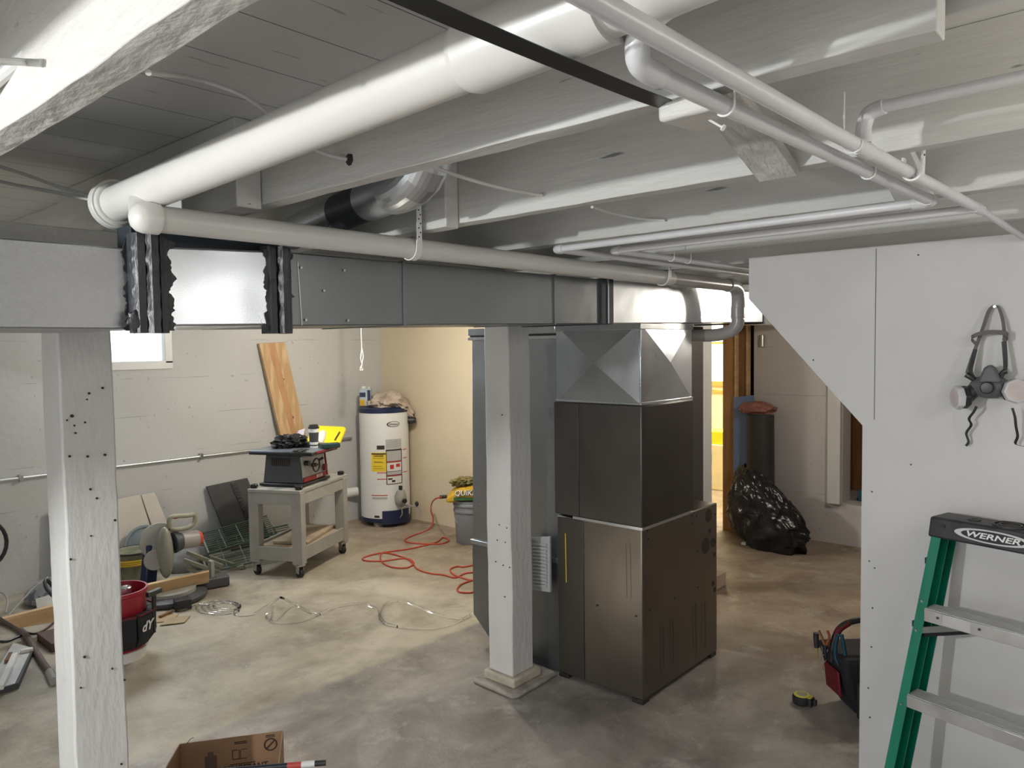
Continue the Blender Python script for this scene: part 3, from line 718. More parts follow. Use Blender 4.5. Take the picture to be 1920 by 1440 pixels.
MB().box(2.994, 2.34, 1.762, 3.5, 2.985, 1.80).build('neck', GALV, RD, bev=0.002)
MB().add([(3.0, 2.35, 1.1), (3.0, 2.35, 1.70), (3.0, 2.42, 1.70), (2.992, 2.40, 1.3)], [(0, 1, 2, 3)]).build('cross_break', GALVB, RD)
mb = MB()
for k in range(12):
    c = at(896+k*0.2, 865+k*8, 0, 3.001); mb.bar(c, c+V((0, -0.012, 0)), 0.003, 0.002)
mb.build('louvre_dimples', STEEL, RD)

# grille panels leaning in the gap
FG = thing('vent_grille', 'pale louvred vent grilles stacked upright between post and furnace', 'grille', (2.95, 2.5, 0.35))
c0, c1, c2, c3 = at(1003, 1118, 0, 2.94), at(1040, 1105, 0, 2.94), at(1040, 1002, 0, 2.94), at(1014, 1010, 0, 2.94)
mb = MB(); yb0, yb1 = 2.36, 2.52
MB().add([(2.93, 2.36, 0.44), (2.93, 2.545, 0.42), (2.93, 2.50, 0.70), (2.93, 2.36, 0.73), (2.945, 2.36, 0.44), (2.945, 2.545, 0.42), (2.945, 2.50, 0.70), (2.945, 2.36, 0.73)],
         [(0, 1, 2, 3), (7, 6, 5, 4), (0, 4, 5, 1), (1, 5, 6, 2), (2, 6, 7, 3), (3, 7, 4, 0)]).build('panel', SILV, FG, bev=0.002)
for k in range(13):
    z = 0.47+k*0.018
    MB().bar((2.925, 2.375, z), (2.925, 2.475, z-0.012), 0.008, 0.010).build('louvre', SILV, FG)
for k in (1, 2):
    MB().bar((2.925+0.006*k, 2.50+0.022*k, 0.43), (2.925+0.006*k, 2.47+0.02*k, 0.70), 0.03, 0.008, (0, 1, 0)).build('edge_strip', PAPER, FG, bev=0.001)

# ------------------------------------------------------------------ pipes
BP = thing('drain_pipe', 'wide white painted drain pipe slanting up from the duct toward the camera', 'pipe', (0.74, 0.9, 2.05))
bp0, bp1 = V((0.74, 1.93, 2.058)), V((0.745, -1.2, 2.150))
def bpt(y): return bp0+(bp1-bp0)*((bp0.y-y)/(bp0.y-bp1.y))
R3 = 0.0425
MB().cyl(bpt(1.93), bpt(0.55), R3, n=48).build('pipe', PVC, BP)
MB().cyl(bpt(0.72), bpt(0.50), R3+0.0075, n=48).cyl(bpt(0.73), bpt(0.72), R3+0.004, R3+0.0075, n=48).build('coupling', PVC, BP)
MB().cyl(bpt(0.52), bpt(-1.2), R3, n=48).build('pipe', PVC, BP)
MB().cyl(bpt(1.955), bpt(1.93), R3+0.017, n=48).cyl(bpt(1.935), bpt(1.925), R3+0.017, R3+0.006, n=48).build('end_flange', PVC, BP, bev=0.002)

TP = thing('vent_pipe', 'long off-white plastic vent pipe running along the duct to the furnace', 'pipe', (2.2, 1.7, 1.96))
R2 = 0.0302
MB().cyl((0.70, 1.7, 1.993), (3.0, 1.7, 1.993), R2, n=36).build('pipe', PVC, TP)
MB().lathe([(R2+0.005, -0.735), (R2+0.005, -0.705), (0.032, -0.692), (0.024, -0.682), (0.010, -0.676), (0.001, -0.675)], (0, 1.7, 1.993), 36, (-1, 0, 0)).cyl((0.705, 1.71, 1.995), (0.73, 1.77, 2.05), R2-0.004, n=30).build('coupling', PVC, TP)
MB().cyl((3.0, 1.7, 1.993), (3.58, 1.7, 1.993), R2, n=36).build('grey_pipe', PVCG, TP)['label'] = 'unpainted grey end of the pipe'
el = [(3.57, 1.7, 1.993), (3.62, 1.7, 1.993), (3.68, 1.702, 1.975), (3.705, 1.705, 1.93), (3.71, 1.71, 1.88)]
MB().tube(el, R2+0.005, 24, 5).build('elbow', PVCG, TP)
MB().cyl((3.71, 1.71, 1.885), (3.71, 1.71, 1.83), R2+0.006, n=30).build('hub', PVCG, TP, bev=0.002)
MB().tube([(3.71, 1.71, 1.835), (3.71, 1.712, 1.80), (3.70, 1.74, 1.765), (3.67, 1.80, 1.745), (3.62, 1.86, 1.742)], R2+0.003, 24, 5).build('lower_elbow', PVCG, TP)
MB().cyl((3.63, 1.85, 1.742), (3.50, 1.98, 1.742), R2, n=30).build('stub', PVCG, TP)

CP = 'white copper supply pipes'
RP = 0.0112
p1 = thing('copper_pipe', 'longest white copper pipe, crossing from top centre to the right edge', 'pipe', (1.5, 0.42, 2.02), CP)
MB().cyl((-1.6, 0.47, 2.035), (1.22, 0.420, 2.035), RP+0.0015, n=24).build('pipe', PIPEW, p1)
MB().cyl((1.22, 0.420, 2.035), (2.25, 0.384, 2.035), RP+0.001, n=24).build('pipe', PIPEW, p1)
MB().cyl((2.25, 0.384, 2.035), (3.9, 0.376, 2.035), RP-0.002, n=24).build('thin_pipe', PIPEW, p1)
for x, y in ((1.40, 0.415), (2.23, 0.384)):
    MB().cyl((x-0.03, y+0.001, 2.035), (x+0.03, y-0.001, 2.035), RP+0.003, n=20).build('tee', PIPEW, p1, bev=0.001)
p2 = thing('copper_pipe', 'white copper pipe with a rounded elbow end, just left of the longest pipe', 'pipe', (1.5, 0.47, 2.02), CP)
MB().cyl((0.81, 0.492, 2.035), (2.02, 0.447, 2.035), RP+0.001, n=24).build('pipe', PIPEW, p2)
MB().tube([(0.84, 0.491, 2.035), (0.80, 0.491, 2.036), (0.782, 0.487, 2.046), (0.776, 0.478, 2.066), (0.777, 0.45, 2.085), (0.78, 0.42, 2.09)], RP+0.004, 18, 5).build('elbow', PIPEW, p2)
MB().cyl((0.78, 0.43, 2.09), (0.785, -1.0, 2.10), RP+0.002, n=20).build('branch', PIPEW, p2)
MB().tube([(2.0, 0.448, 2.035), (2.03, 0.447, 2.035), (2.04, 0.46, 2.035), (2.04, 0.49, 2.035)], RP+0.003, 16, 4).build('elbow', PIPEW, p2)
MB().cyl((2.04, 0.48, 2.035), (2.04, 1.59, 2.03), RP, n=20).build('cross_run', PIPEW, p2)
MB().tube([(2.04, 1.57, 2.03), (2.042, 1.597, 2.03), (2.07, 1.60, 2.03)], RP+0.003, 16, 4).build('elbow', PIPEW, p2)
MB().cyl((2.06, 1.60, 2.03), (3.6, 1.55, 2.03), RP, n=20).build('far_run', PIPEW, p2)
p4 = thing('copper_pipe', 'farther of the two parallel white pipes branching from the longest pipe', 'pipe', (2.23, 1.0, 2.02), CP)
MB().cyl((2.232, 0.39, 2.035), (2.25, 1.50, 2.035), RP, n=20).build('pipe', PIPEW, p4)
MB().tube([(2.25, 1.48, 2.035), (2.252, 1.503, 2.035), (2.28, 1.505, 2.035)], RP+0.003, 16, 4).build('elbow', PIPEW, p4)
MB().cyl((2.27, 1.505, 2.035), (3.5, 1.45, 2.035), RP, n=20).build('far_run', PIPEW, p4)
p7 = thing('copper_pipe', 'thin white branch pipe rising from the longest pipe toward the right edge', 'pipe', (1.4, 0.3, 2.05), CP)
MB().tube([(1.40, 0.415, 2.045), (1.402, 0.415, 2.075), (1.40, 0.405, 2.095), (1.395, 0.38, 2.10)], RP+0.002, 16, 5).build('elbow', PIPEW, p7)
a = fl(1640, 226, 2.10)
MB().cyl((1.395, 0.39, 2.10), (1.36, -1.2, 2.10), RP-0.001, n=20).build('pipe', PIPEW, p7)

# hooks
HG = 'wire hooks holding the copper pipes'


def hook(x, y, z, r, top, label, s=1):
    pts = [(x, y+r*s, z+top), (x, y+r*s, z)]+[(x, y+r*s*math.cos(t), z-r*math.sin(t)) for t in [math.pi*k/8 for k in range(1, 9)]]+[(x, y-r*s, z+0.004)]
    tag(MB().tube(pts, 0.0017, 8).build('pipe_hook', WHITEP), label, 'hook', HG)


hook(1.005, 0.483, 2.035, 0.0145, 0.03, 'wire hook under the elbowed pipe beside the short brace end', -1)
hook(1.59, 0.462, 2.035, 0.0145, 0.10, 'wire hook under the elbowed pipe near its far end', -1)
hook(1.35, 0.417, 2.035, 0.0150, 0.09, 'wire hook on the longest pipe just before the branch fitting', 1)
hook(2.72, 1.466, 2.035, 0.0145, 0.05, 'wire hook on the farther small pipes above the duct', -1)
hook(2.60, 1.473, 2.035, 0.0145, 0.05, 'wire hook left of its twin on the far small pipes', -1)


def hanger(x, y, z, r, ztop, label, wide=0.011):
    t = thing('pipe_hanger', label, 'hanger', (x, y, z), 'white perforated plastic pipe hangers')
    pts = [(x, y-r, z+0.02)]+[(x, y-r*math.cos(a), z-r*math.sin(a)) for a in [math.pi*k/10 for k in range(0, 11)]]+[(x, y+r, z+0.03)]
    MB().ribbon(pts, (wide, 0, 0), 0.004).build('cradle', WHITEP, t)
    MB().box(x-wide*0.8, y-r-0.003, z+0.01, x+wide*0.8, y-r+0.001, ztop).build('strap', WHITEP, t)
    mb = MB()
    k = 0; zz = z+0.03
    while zz < ztop-0.006:
        mb.cyl((x+(0.003 if k % 2 else -0.003), y-r-0.0045, zz), (x+(0.003 if k % 2 else -0.003), y-r-0.002, zz), 0.0022, n=8); zz += 0.013; k += 1
    mb.build('strap_holes', INK, t)
    return t


hanger(1.475, 1.7, 1.993, R2+0.004, 2.13, 'white perforated hanger holding the vent pipe left of center')
hanger(2.93, 1.7, 1.993, R2+0.004, 2.06, 'white hanger holding the vent pipe near its grey end')
hanger(1.66, 0.398, 2.035, 0.017, 2.18, 'white hanger with big perforated tab on the longest copper pipe', 0.010)

# black strap
ST = thing('metal_strap', 'dark flat metal strap hanging from the ceiling at top centre', 'strap', (0.6, 0.57, 2.0))
pts = [(-1.0, 0.56, 2.02), (0.0, 0.56, 2.035)]+[at(px, py, 1, 0.56) for px, py in ((790, 8), (900, 55), (1000, 97), (1100, 138), (1200, 178), (1262, 200))]
MB().ribbon(pts, (0, 0.0115, -0.003), 0.0012, 6).build('band', DKSTEEL, ST)
MB().ribbon([at(1245, 193, 1, 0.56), at(1262, 199, 1, 0.558)+V((0, 0, 0.001)), at(1275, 200, 1, 0.556)+V((0, 0, 0.003))], (0, 0.012, 0), 0.0015, 3).build('end_tab', STEEL, ST)
c = fl(1262, 196, 2.046); MB().cyl(c, c-V((0, 0, 0.003)), 0.004, n=10).build('screw', INK, ST)

# round duct between joists
RO = thing('round_duct', 'shiny round galvanised duct tucked up between two joists', 'duct', (1.3, 1.7, 2.05))
ra, rb = V((1.40, 2.22, 2.085)), V((1.285, 1.55, 2.115))
rr = 0.052
MB().cyl(ra, rb, rr, n=40).build('pipe', GALVB, RO)
MB().cyl(ra+(rb-ra)*0.55, ra+(rb-ra)*0.8, rr+0.002, n=40).build('band', mat('black_foil_tape', (0.04, 0.045, 0.05), 0.3), RO)
dd = (rb-ra).normalized()
MB().cyl(ra+(rb-ra)*0.80, rb, rr+0.005, n=40).build('collar', GALVB, RO, bev=0.002)
MB().tube([rb, rb+dd*0.05+V((0.006, 0, 0)), rb+dd*0.11+V((0.015, 0, 0.02)), rb+dd*0.15+V((0.02, 0, 0.07)), rb+dd*0.16+V((0.02, 0, 0.15))], rr+0.012, 32, 2).build('elbow', GALVB, RO, sharp=10)
c = rb+V((0, 0, -rr-0.006)); MB().cyl(c, c+V((0, 0, 0.006)), 0.004, n=8).build('screw', STEEL, RO)

# cables in the ceiling
CG = 'white cables along the ceiling'


def cable(pts, r, label, name='ceiling_cable', m=None, s=8):
    tag(MB().tube(pts, r, 10, s).build(name, m or CABLEW), label, 'cable', CG)


cable([at(278, 136, 0, 0.43), fl(360, 146, 2.20), fl(440, 172, 2.19), fl(490, 202, 2.17), fl(512, 222, 2.16), fl(590, 280, 2.13), at(652, 299, 0, 0.992)], 0.0042, 'white cable arcing over the wide drain pipe from the corner joist')
cable([fl(-60, 295, 2.18), fl(40, 325, 2.15), fl(110, 350, 2.12), fl(190, 374, 2.09), fl(230, 390, 2.085)], 0.0045, 'upper of two white cables behind the flanged pipe end')
cable([fl(-60, 325, 2.16), fl(20, 345, 2.13), fl(90, 358, 2.11), fl(190, 379, 2.085), fl(228, 394, 2.08)], 0.0045, 'lower of two white cables behind the flanged pipe end')
cable([at(800, 308, 0, 1.06), fl(860, 330, 2.12), fl(930, 350, 2.10), fl(985, 361, 2.095), at(1016, 366, 0, 1.55)], 0.0045, 'white cable entering a joist hole right of the round duct')
cable([at(1110, 388, 0, 1.62), fl(1150, 400, 2.11), fl(1200, 410, 2.10), at(1247, 413, 0, 2.10)], 0.004, 'short white cable entering the joist above the two cross pipes')
cable([fl(115, -30, 2.2), fl(92, 30, 2.19), fl(72, 75, 2.17), fl(45, 108, 2.15), fl(-30, 170, 2.12)], 0.0105, 'thick white tube in the top left corner', 'ceiling_tube')
cable([fl(-30, 113, 2.10), fl(20, 115, 2.11), fl(50, 117, 2.12), at(80, 119, 0, 0.372)], 0.0055, 'straight white rod sticking into the corner joist')
mb = MB().blob(at(655, 299, 0, 0.993), (0.004, 0.012, 0.012), 2, 0.3, 2, 12, 8)
tag(mb.build('knot_hole', INK), 'ragged dark hole in the joist where a cable enters', 'hole')

# ------------------------------------------------------------------ far right corner things
DF = thing('door_frame', 'bare brown timber studs framing the bright doorway', 'door frame', (6.3, 3.0, 0))
def stud(px0, px1, x, depth, mt, par, ztop=2.26, pyf=990):
    a, b = at(px0, 800, 0, x), at(px1, 800, 0, x)
    return MB().box(x, b.y, 0, x+depth, a.y, ztop).build('stud', mt, par, bev=0.003)
stud(1355, 1376, 6.30, 0.09, DOORW, DF); stud(1376.5, 1380.5, 6.28, 0.05, PINEH, DF); stud(1381, 1398, 6.40, 0.09, DOORW, DF); stud(1398, 1402, 6.38, 0.06, PINEH, DF)
BB = tag(MB().prism([at(1375, 1000, 0, 6.2), at(1412, 1000, 0, 6.2), at(1412, 741, 0, 6.27), at(1375, 745, 0, 6.27)], (0.025, 0, 0)).build('foam_board', BLUEB, bev=0.002), 'blue board leaning beside the doorway studs', 'board')
RL = thing('sheeting_roll', 'dark upright roll of sheeting leaning on the far wall', 'roll', (6.2, 2.7, 0))
ra_, rb_ = V((6.17, 2.63, 0.0)), V((6.25, 2.675, 1.08))
MB().cyl(ra_, rb_, 0.115, n=36).build('roll', ROLLB, RL, bev=0.01)
MB().blob(at(1419, 805, 0, 6.15), (0.006, 0.06, 0.07), 4, 0.3, 2, 14, 8).build('white_scuff', PAPER, RL)
tag(MB().blob((6.24, 2.70, 1.13), (0.09, 0.15, 0.055), 6, 0.28, 1.5, 40, 24, sharp=True).build('crumpled_rag', PINKR), 'crumpled pinkish brown rag on top of the dark roll', 'rag')


def bagshape(p):
    # heavy low sack leaning up to the left
    k = max(0.0, (p.z+0.3)/0.6)
    p = V((p.x*(1-0.25*k), p.y*(1-0.45*k)+0.20*k, p.z)); p.z = max(p.z, -0.285)
    return p


tag(MB().blob((5.96, 2.42, 0.285), (0.20, 0.38, 0.33), 11, 0.13, 2.1, 120, 80, bagshape, sharp=True).build('bin_bag', BAGBLK), 'bulging black plastic bag slumped on the floor below the dark roll', 'bag', )
tag(MB().blob((6.22, 2.80, 0.30), (0.09, 0.12, 0.30), 15, 0.22, 2.2, 50, 40, None, sharp=True).build('bin_bag', mat('brown_bin_liner', (0.07, 0.06, 0.045), 0.35)), 'brownish crumpled bag squeezed left of the big black bag', 'bag')
tag(MB().box(5.93, 2.66, 0, 5.99, 2.70, 0.02).build('white_scrap', WHITEP), 'tiny white scrap on the floor at the black bag', 'scrap')
tag(MB().cyl(at(1429, 628, 0, 6.43), at(1429, 650, 0, 6.43), 0.022, n=16).build('light_socket', STEEL, bev=0.003), 'small metal socket on the far wall near the ceiling', 'socket')
op = 'things in the far wall opening'
tag(MB().box(6.7, 1.75, 0.335, 6.95, 2.0, 0.43).build('small_box', mat('teal_box', (0.03, 0.12, 0.17), 0.6), bev=0.004), 'teal box on the ledge in the far wall opening', 'box', op)
tag(MB().prism([(6.9, 1.93, 0.335), (6.9, 1.98, 0.335), (6.98, 1.62, 1.5), (6.98, 1.56, 1.5)], (0.03, 0, 0)).build('old_board', PINE), 'diagonal old board inside the far wall opening', 'board', op)
tag(MB().box(6.72, 1.62, 0.335, 6.76, 1.68, 1.7).build('old_board', PINEH), 'upright old board inside the far wall opening', 'board', op)
tag(MB().box(7.98, 3.4, 0.0, 8.32, 4.2, 0.53).build('pale_cabinet', YW, bev=0.01), 'pale yellow low cabinet glimpsed through the doorway', 'cabinet')
struct(MB().box(6.5, 2.78, 0, 6.56, 3.06, ZC).build('trim_5', BLACKM), 'black panel added behind the doorway studs to darken the gap')  # added black sheet, hides the bright far room so the gap stays dark
tag(MB().box(8.0, 3.45, 0.53, 8.3, 4.15, 0.68).build('yellow_crate', mat('bright_yellow_plastic', (0.85, 0.8, 0.02), 0.5), bev=0.01), 'bright yellow crate glimpsed through the doorway', 'crate')

# ------------------------------------------------------------------ right tool bag and tape
TB = thing('tool_bag', 'open black and red tool bag behind the drywall wall end', 'tool bag', (3.66, 1.0, 0))
c0 = V((3.44, 1.06, 0)); va = V((0.16, 0.16, 0)); vb = V((0.27, -0.30, 0))
def bagp(a, b, z, e=0.0): return c0+va*a+vb*b+V((0, 0, z))
def bagbody(z0, z1, g0, g1):
    vs = []
    for z, g in ((z0, g0), ((z0+z1)/2, (g0+g1)/2+0.02), (z1, g1)):
        vs += [bagp(-g, -g, z), bagp(1+g, -g, z), bagp(1+g, 1+g, z), bagp(-g, 1+g, z)]
    fs = [(3, 2, 1, 0), (8, 9, 10, 11)]
    for l in range(2):
        for k in range(4): fs.append((l*4+k, l*4+(k+1) % 4, l*4+4+(k+1) % 4, l*4+4+k))
    return MB().add(vs, fs)
BAGC = mat('black_nylon', (0.012, 0.013, 0.017), 0.75, bump=0.3)
bagbody(0.0, 0.28, -0.14, 0.08).build('body', BAGC, TB, bev=0.02, seg=3)
MB().obb(bagp(0.5, -0.035, 0.14), va*0.30, V((0.004, -0.005, 0)), V((-0.004, 0.005, 0.06))).build('pocket', RED, TB, bev=0.008)
MB().obb(bagp(-0.13, 0.62, 0.12), vb*0.30, V((-0.01, -0.01, 0)), V((0, 0, 0.06))).build('pocket', RED, TB, bev=0.008)
MB().obb(bagp(-0.14, 0.18, 0.10), vb*0.12, V((-0.008, -0.008, 0)), V((0, 0, 0.08))).build('pocket', BAGC, TB, bev=0.008)
MB().tube([bagp(0.5, -0.05, 0.22), bagp(0.5, -0.02, 0.33), bagp(0.5, 0.12, 0.40), bagp(0.5, 0.5, 0.42), bagp(0.5, 0.9, 0.40), bagp(0.5, 1.03, 0.30), bagp(0.5, 1.05, 0.22)], 0.014, 14, 6).build('handle', BLACKM, TB)
MB().tube([bagp(0.5, -0.03, 0.31), bagp(0.5, 0.03, 0.37), bagp(0.5, 0.14, 0.402)], 0.0155, 12, 5).build('handle_end', RED, TB)
MB().obb(bagp(-0.2, 0.35, 0.175), vb*0.022, V((0.001, -0.001, 0)), V((0, 0, 0.02))).build('zip_pull', STEEL, TB, bev=0.002)


def in_bag(name, label, cat, parts):
    t = thing(name, label, cat, parts[0][1][0], 'hand tools in the right tool bag')
    for (nm, pts, r, mt) in parts: MB().tube(pts, r, 12, 3).build(nm, mt, t)


f = lambda px, py: at(px, py, 0, 3.47)
in_bag('screwdriver', 'screwdriver with thick black handle, leftmost tool in the right bag', 'screwdriver', [('shaft', [f(1533, 1235), f(1532, 1212)], 0.004, mat('olive_shaft', (0.30, 0.27, 0.05), 0.5)), ('handle', [f(1532, 1214), f(1531, 1208), f(1530.5, 1200), f(1530, 1190), f(1530, 1187)], 0.0125, BLACKM)])
in_bag('pliers', 'pliers with brown tipped handles in the right bag', 'pliers', [('jaw', [f(1548, 1230), f(1547, 1208)], 0.008, BLACKM), ('handle', [f(1547, 1212), f(1541, 1195), f(1535, 1182)], 0.006, mat('brown_grip', (0.25, 0.10, 0.03), 0.5)), ('handle', [f(1549, 1210), f(1555, 1195), f(1551, 1182)], 0.006, mat('red_brown_grip', (0.28, 0.07, 0.03), 0.5))])
in_bag('cutters', 'pliers with two curved teal handles in the right bag', 'pliers', [('handle', [f(1574, 1248), f(1568, 1235), f(1566, 1215), f(1570, 1195), f(1572, 1190)], 0.0085, BLUET), ('handle', [f(1590, 1255), f(1585, 1230), f(1581, 1205), f(1578, 1190)], 0.0085, BLUET)])
in_bag('keys', 'small silver keys and clips hanging at the left of the right bag', 'keys', [('clip', [f(1541, 1212), f(1542, 1222), f(1538, 1240)], 0.002, STEEL), ('ring', [f(1552, 1218), f(1549, 1226), f(1543, 1228)], 0.002, STEEL), ('key', [f(1549, 1238), f(1544, 1244), f(1543, 1255)], 0.002, STEEL)])

TM = thing('tape_measure', 'small black and yellow tape measure on the floor', 'tape measure', (3.45, 1.28, 0))
c = V((3.462, 1.275, 0))
MB().lathe([(0.034, 0), (0.042, 0.008), (0.043, 0.035), (0.037, 0.043)], c, 28).box(c.x-0.02, c.y-0.05, 0.002, c.x+0.03, c.y-0.02, 0.036).build('case', BLACKM, TM, bev=0.003)
MB().lathe([(0.036, 0.043), (0.034, 0.046), (0.026, 0.047)], c, 28).box(c.x-0.018, c.y-0.047, 0.0405, c.x+0.02, c.y-0.02, 0.0425).build('face_ring', mat('tape_yellow', (0.6, 0.55, 0.06), 0.5), TM)
MB().lathe([(0.024, 0.0472), (0.023, 0.0482)], c, 24).build('badge', OLIVE, TM)
MB().box(c.x+0.0, c.y-0.064, 0.006, c.x+0.022, c.y-0.05, 0.03).build('hook', BLACKM, TM, bev=0.002)

# ------------------------------------------------------------------ ladder
LD = thing('step_ladder', 'green fibreglass step ladder with black top cap and aluminium steps', 'ladder', (2.8, 0.45, 0))
E1 = V((-0.225, -0.974, 0)); NN = V((-0.974, 0.225, 0))     # to the right of the photo, towards the camera
LT = V((2.88, 0.630, 1.018))                               # cap front lower left corner
CW = 0.42
cl = []
vs = [LT, LT+E1*CW, LT+E1*CW-NN*0.125, LT-NN*0.125]
top = [LT+E1*0.006+V((0, 0, 0.072))-NN*0.004, LT+E1*(CW-0.006)+V((0, 0, 0.072))-NN*0.004, LT+E1*(CW-0.01)+V((0, 0, 0.072))-NN*0.12, LT+E1*0.012+V((0, 0, 0.072))-NN*0.12]
CAPM = mat('ladder_cap_plastic', (0.028, 0.028, 0.028), 0.45, vary=0.5, vscale=14, bump=0.1)
MB().add(vs+top, [(0, 3, 2, 1), (4, 5, 6, 7), (0, 1, 5, 4), (1, 2, 6, 5), (2, 3, 7, 6), (3, 0, 4, 7)]).build('top_cap', CAPM, LD, bev=0.008, seg=3)
ct = LT+V((0, 0, 0.073))-NN*0.06
mb = MB()
for u, r1, r2 in ((0.125, 0.020, 0.012),):
    mb.lathe([(r1, -0.001), (r1, 0.002), (r2, 0.002), (r2, -0.001)], ct+E1*u, 28)
for u, r1, r2 in ((0.235, 0.052, 0.045), (0.235, 0.034, 0.028), (0.345, 0.020, 0.014)):
    mb.lathe([(r1, -0.001), (r1, 0.004), (r2, 0.004), (r2, -0.001)], ct+E1*u, 36)
mb.build('tool_rings', CAPM, LD)
mb = MB()
for u, r in ((0.125, 0.014), (0.345, 0.014), (0.235, 0.026)):
    mb.cyl(ct+E1*u, ct+E1*u+V((0, 0, 0.0015)), r, n=24)
mb.build('tool_holes', INK, LD)
# badge ellipse on the cap front
bc = LT+E1*0.205+V((0, 0, 0.037))+NN*0.0015
def ell(c, a, b, th, n=40):
    return MB().prism([c+E1*a*math.cos(t)+V((0, 0, b*math.sin(t))) for t in [2*math.pi*k/n for k in range(n)]], NN*th)
ell(bc, 0.116, 0.0225, 0.0015).build('badge_border', mat('badge_white', (0.6, 0.62, 0.62), 0.4), LD)
ell(bc+NN*0.0012, 0.094, 0.0175, 0.0015).build('badge_field', BLACKM, LD)
text('WERNER', bc+NN*0.0032, E1, (0, 0, 1), 0.026, mat('badge_letters', (0.8, 0.8, 0.8), 0.4), LD, bold=0.0006, shear=0.25, sx=1.55)
MB().obb(LT+E1*0.052+V((0, 0, 0.045))+NN*0.0005, E1*0.006, NN*0.001, V((0, 0, 0.005))).build('slot', INK, LD)


def rail(u0, u1, top_off, bot_off, w, name='front_rail', zt_=1.02):
    """C-channel rail from cap to floor; u = left edge along E1"""
    a = LT+E1*u0+NN*top_off; a.z = zt_
    b = LT+E1*u1+NN*bot_off; b.z = 0.012
    d = (a-b).normalized()
    side = E1.copy(); n2 = d.cross(side).normalized()
    if n2.dot(NN) < 0: n2 = -n2
    mb_ = MB()
    mb_.obb((a+b)/2+side*w/2, (a-b)/2, side*w/2, n2*0.002)
    sgn = 1 if u0 < CW/2 else -1
    web = (side*w if sgn > 0 else V((0, 0, 0)))
    wo = V((0, 0, 0)) if sgn > 0 else side*w
    mb_.obb((a+b)/2+(side*0.002 if sgn > 0 else side*(w-0.002))-n2*0.034, (a-b)/2, side*0.002, n2*0.034)
    mb_.obb((a+b)/2+side*w/2-n2*0.060, (a-b)/2, side*w/2, n2*0.002)
    o = mb_.build(name, GREENF, LD, bev=0.001)
    MB().obb(b+side*w/2-n2*0.034, side*(w/2+0.004), n2*0.04, V((0, 0, 0.016))).build('rubber_foot', RUBBER, LD, bev=0.003)
    return a, b


# front rails splay outward and toward the camera going down
rail(0.012, -0.075, -0.003, 0.20, 0.032)
rail(CW-0.044, CW+0.045, -0.003, 0.20, 0.032)
rail(0.013, -0.072, -0.068, 0.135, 0.030, 'rear_rail')
rail(CW-0.043, CW+0.042, -0.068, 0.135, 0.030, 'rear_rail')
for k, z in enumerate((0.757, 0.462, 0.170)):
    f_ = (1.02-z)/1.008
    ul = 0.012-0.087*f_+0.030; ur = CW-0.044+0.089*f_+0.002; no = -0.003+0.203*f_
    a = LT+E1*ul+NN*(no+0.004); b = LT+E1*ur+NN*(no+0.004)
    a.z = b.z = z
    s = thing('tmp', '', '') if False else None
    st = MB()
    st.obb((a+b)/2, (b-a)/2, NN*0.0015, V((0, 0, 0.021)))
    st.obb((a+b)/2-NN*0.038+V((0, 0, 0.020)), (b-a)/2, NN*0.038, V((0, 0, 0.0015)))
    st.obb((a+b)/2-NN*0.075, (b-a)/2, NN*0.0015, V((0, 0, 0.021)))
    so = st.build('step', ALU, LD, bev=0.001)
    tr = MB()
    for j in range(6): tr.obb((a+b)/2-NN*(0.008+j*0.012)+V((0, 0, 0.0225)), (b-a)/2, NN*0.0035, V((0, 0, 0.001)))
    tr.build('tread', ALUW, so)
    if k == 0:
        rv = MB()
        for u in (0.045, 0.175): MB().cyl(a+E1*u+NN*0.001+V((0, 0, 0.003)), a+E1*u+NN*0.004+V((0, 0, 0.003)), 0.0045, n=12).build('rivet', DKGREY, so)
        MB().obb(a+E1*0.105+NN*0.002, E1*0.043, NN*0.0006, V((0, 0, 0.018))).build('sticker', mat('step_sticker', (0.5, 0.49, 0.47), 0.5), so)
rv = MB()
for z in (0.70, 0.445, 0.80):
    f_ = (1.02-z)/1.008
    c = LT+E1*(0.026-0.087*f_)+NN*(-0.003+0.203*f_+0.002); c.z = z; MB().cyl(c, c+NN*0.004, 0.0045, n=12).build('rivet', STEEL, LD)
for (z, off) in ((0.93, 0.0), (0.71, 0.0)):
    f_ = (1.02-z)/1.008
    c = LT+E1*(0.004-0.087*f_)+NN*(-0.003+0.203*f_-0.03); c.z = z
    MB().obb(c, E1*0.006, NN*0.012, V((0, 0, 0.011))).build('latch', BLACKM, LD, bev=0.002)
sp = MB(); a = LT+E1*0.005+NN*0.055; a.z = 0.700; b = LT+E1*0.105-NN*0.095; b.z = 0.705
sp.bar(a, b, 0.006, 0.022); sp.build('spreader_bar', ALU, LD)
sp = MB(); a.z -= 0.02; b.z -= 0.02; sp.bar(a-NN*0.03, b-NN*0.03, 0.006, 0.02); sp.build('spreader_bar', BLACKM, LD)

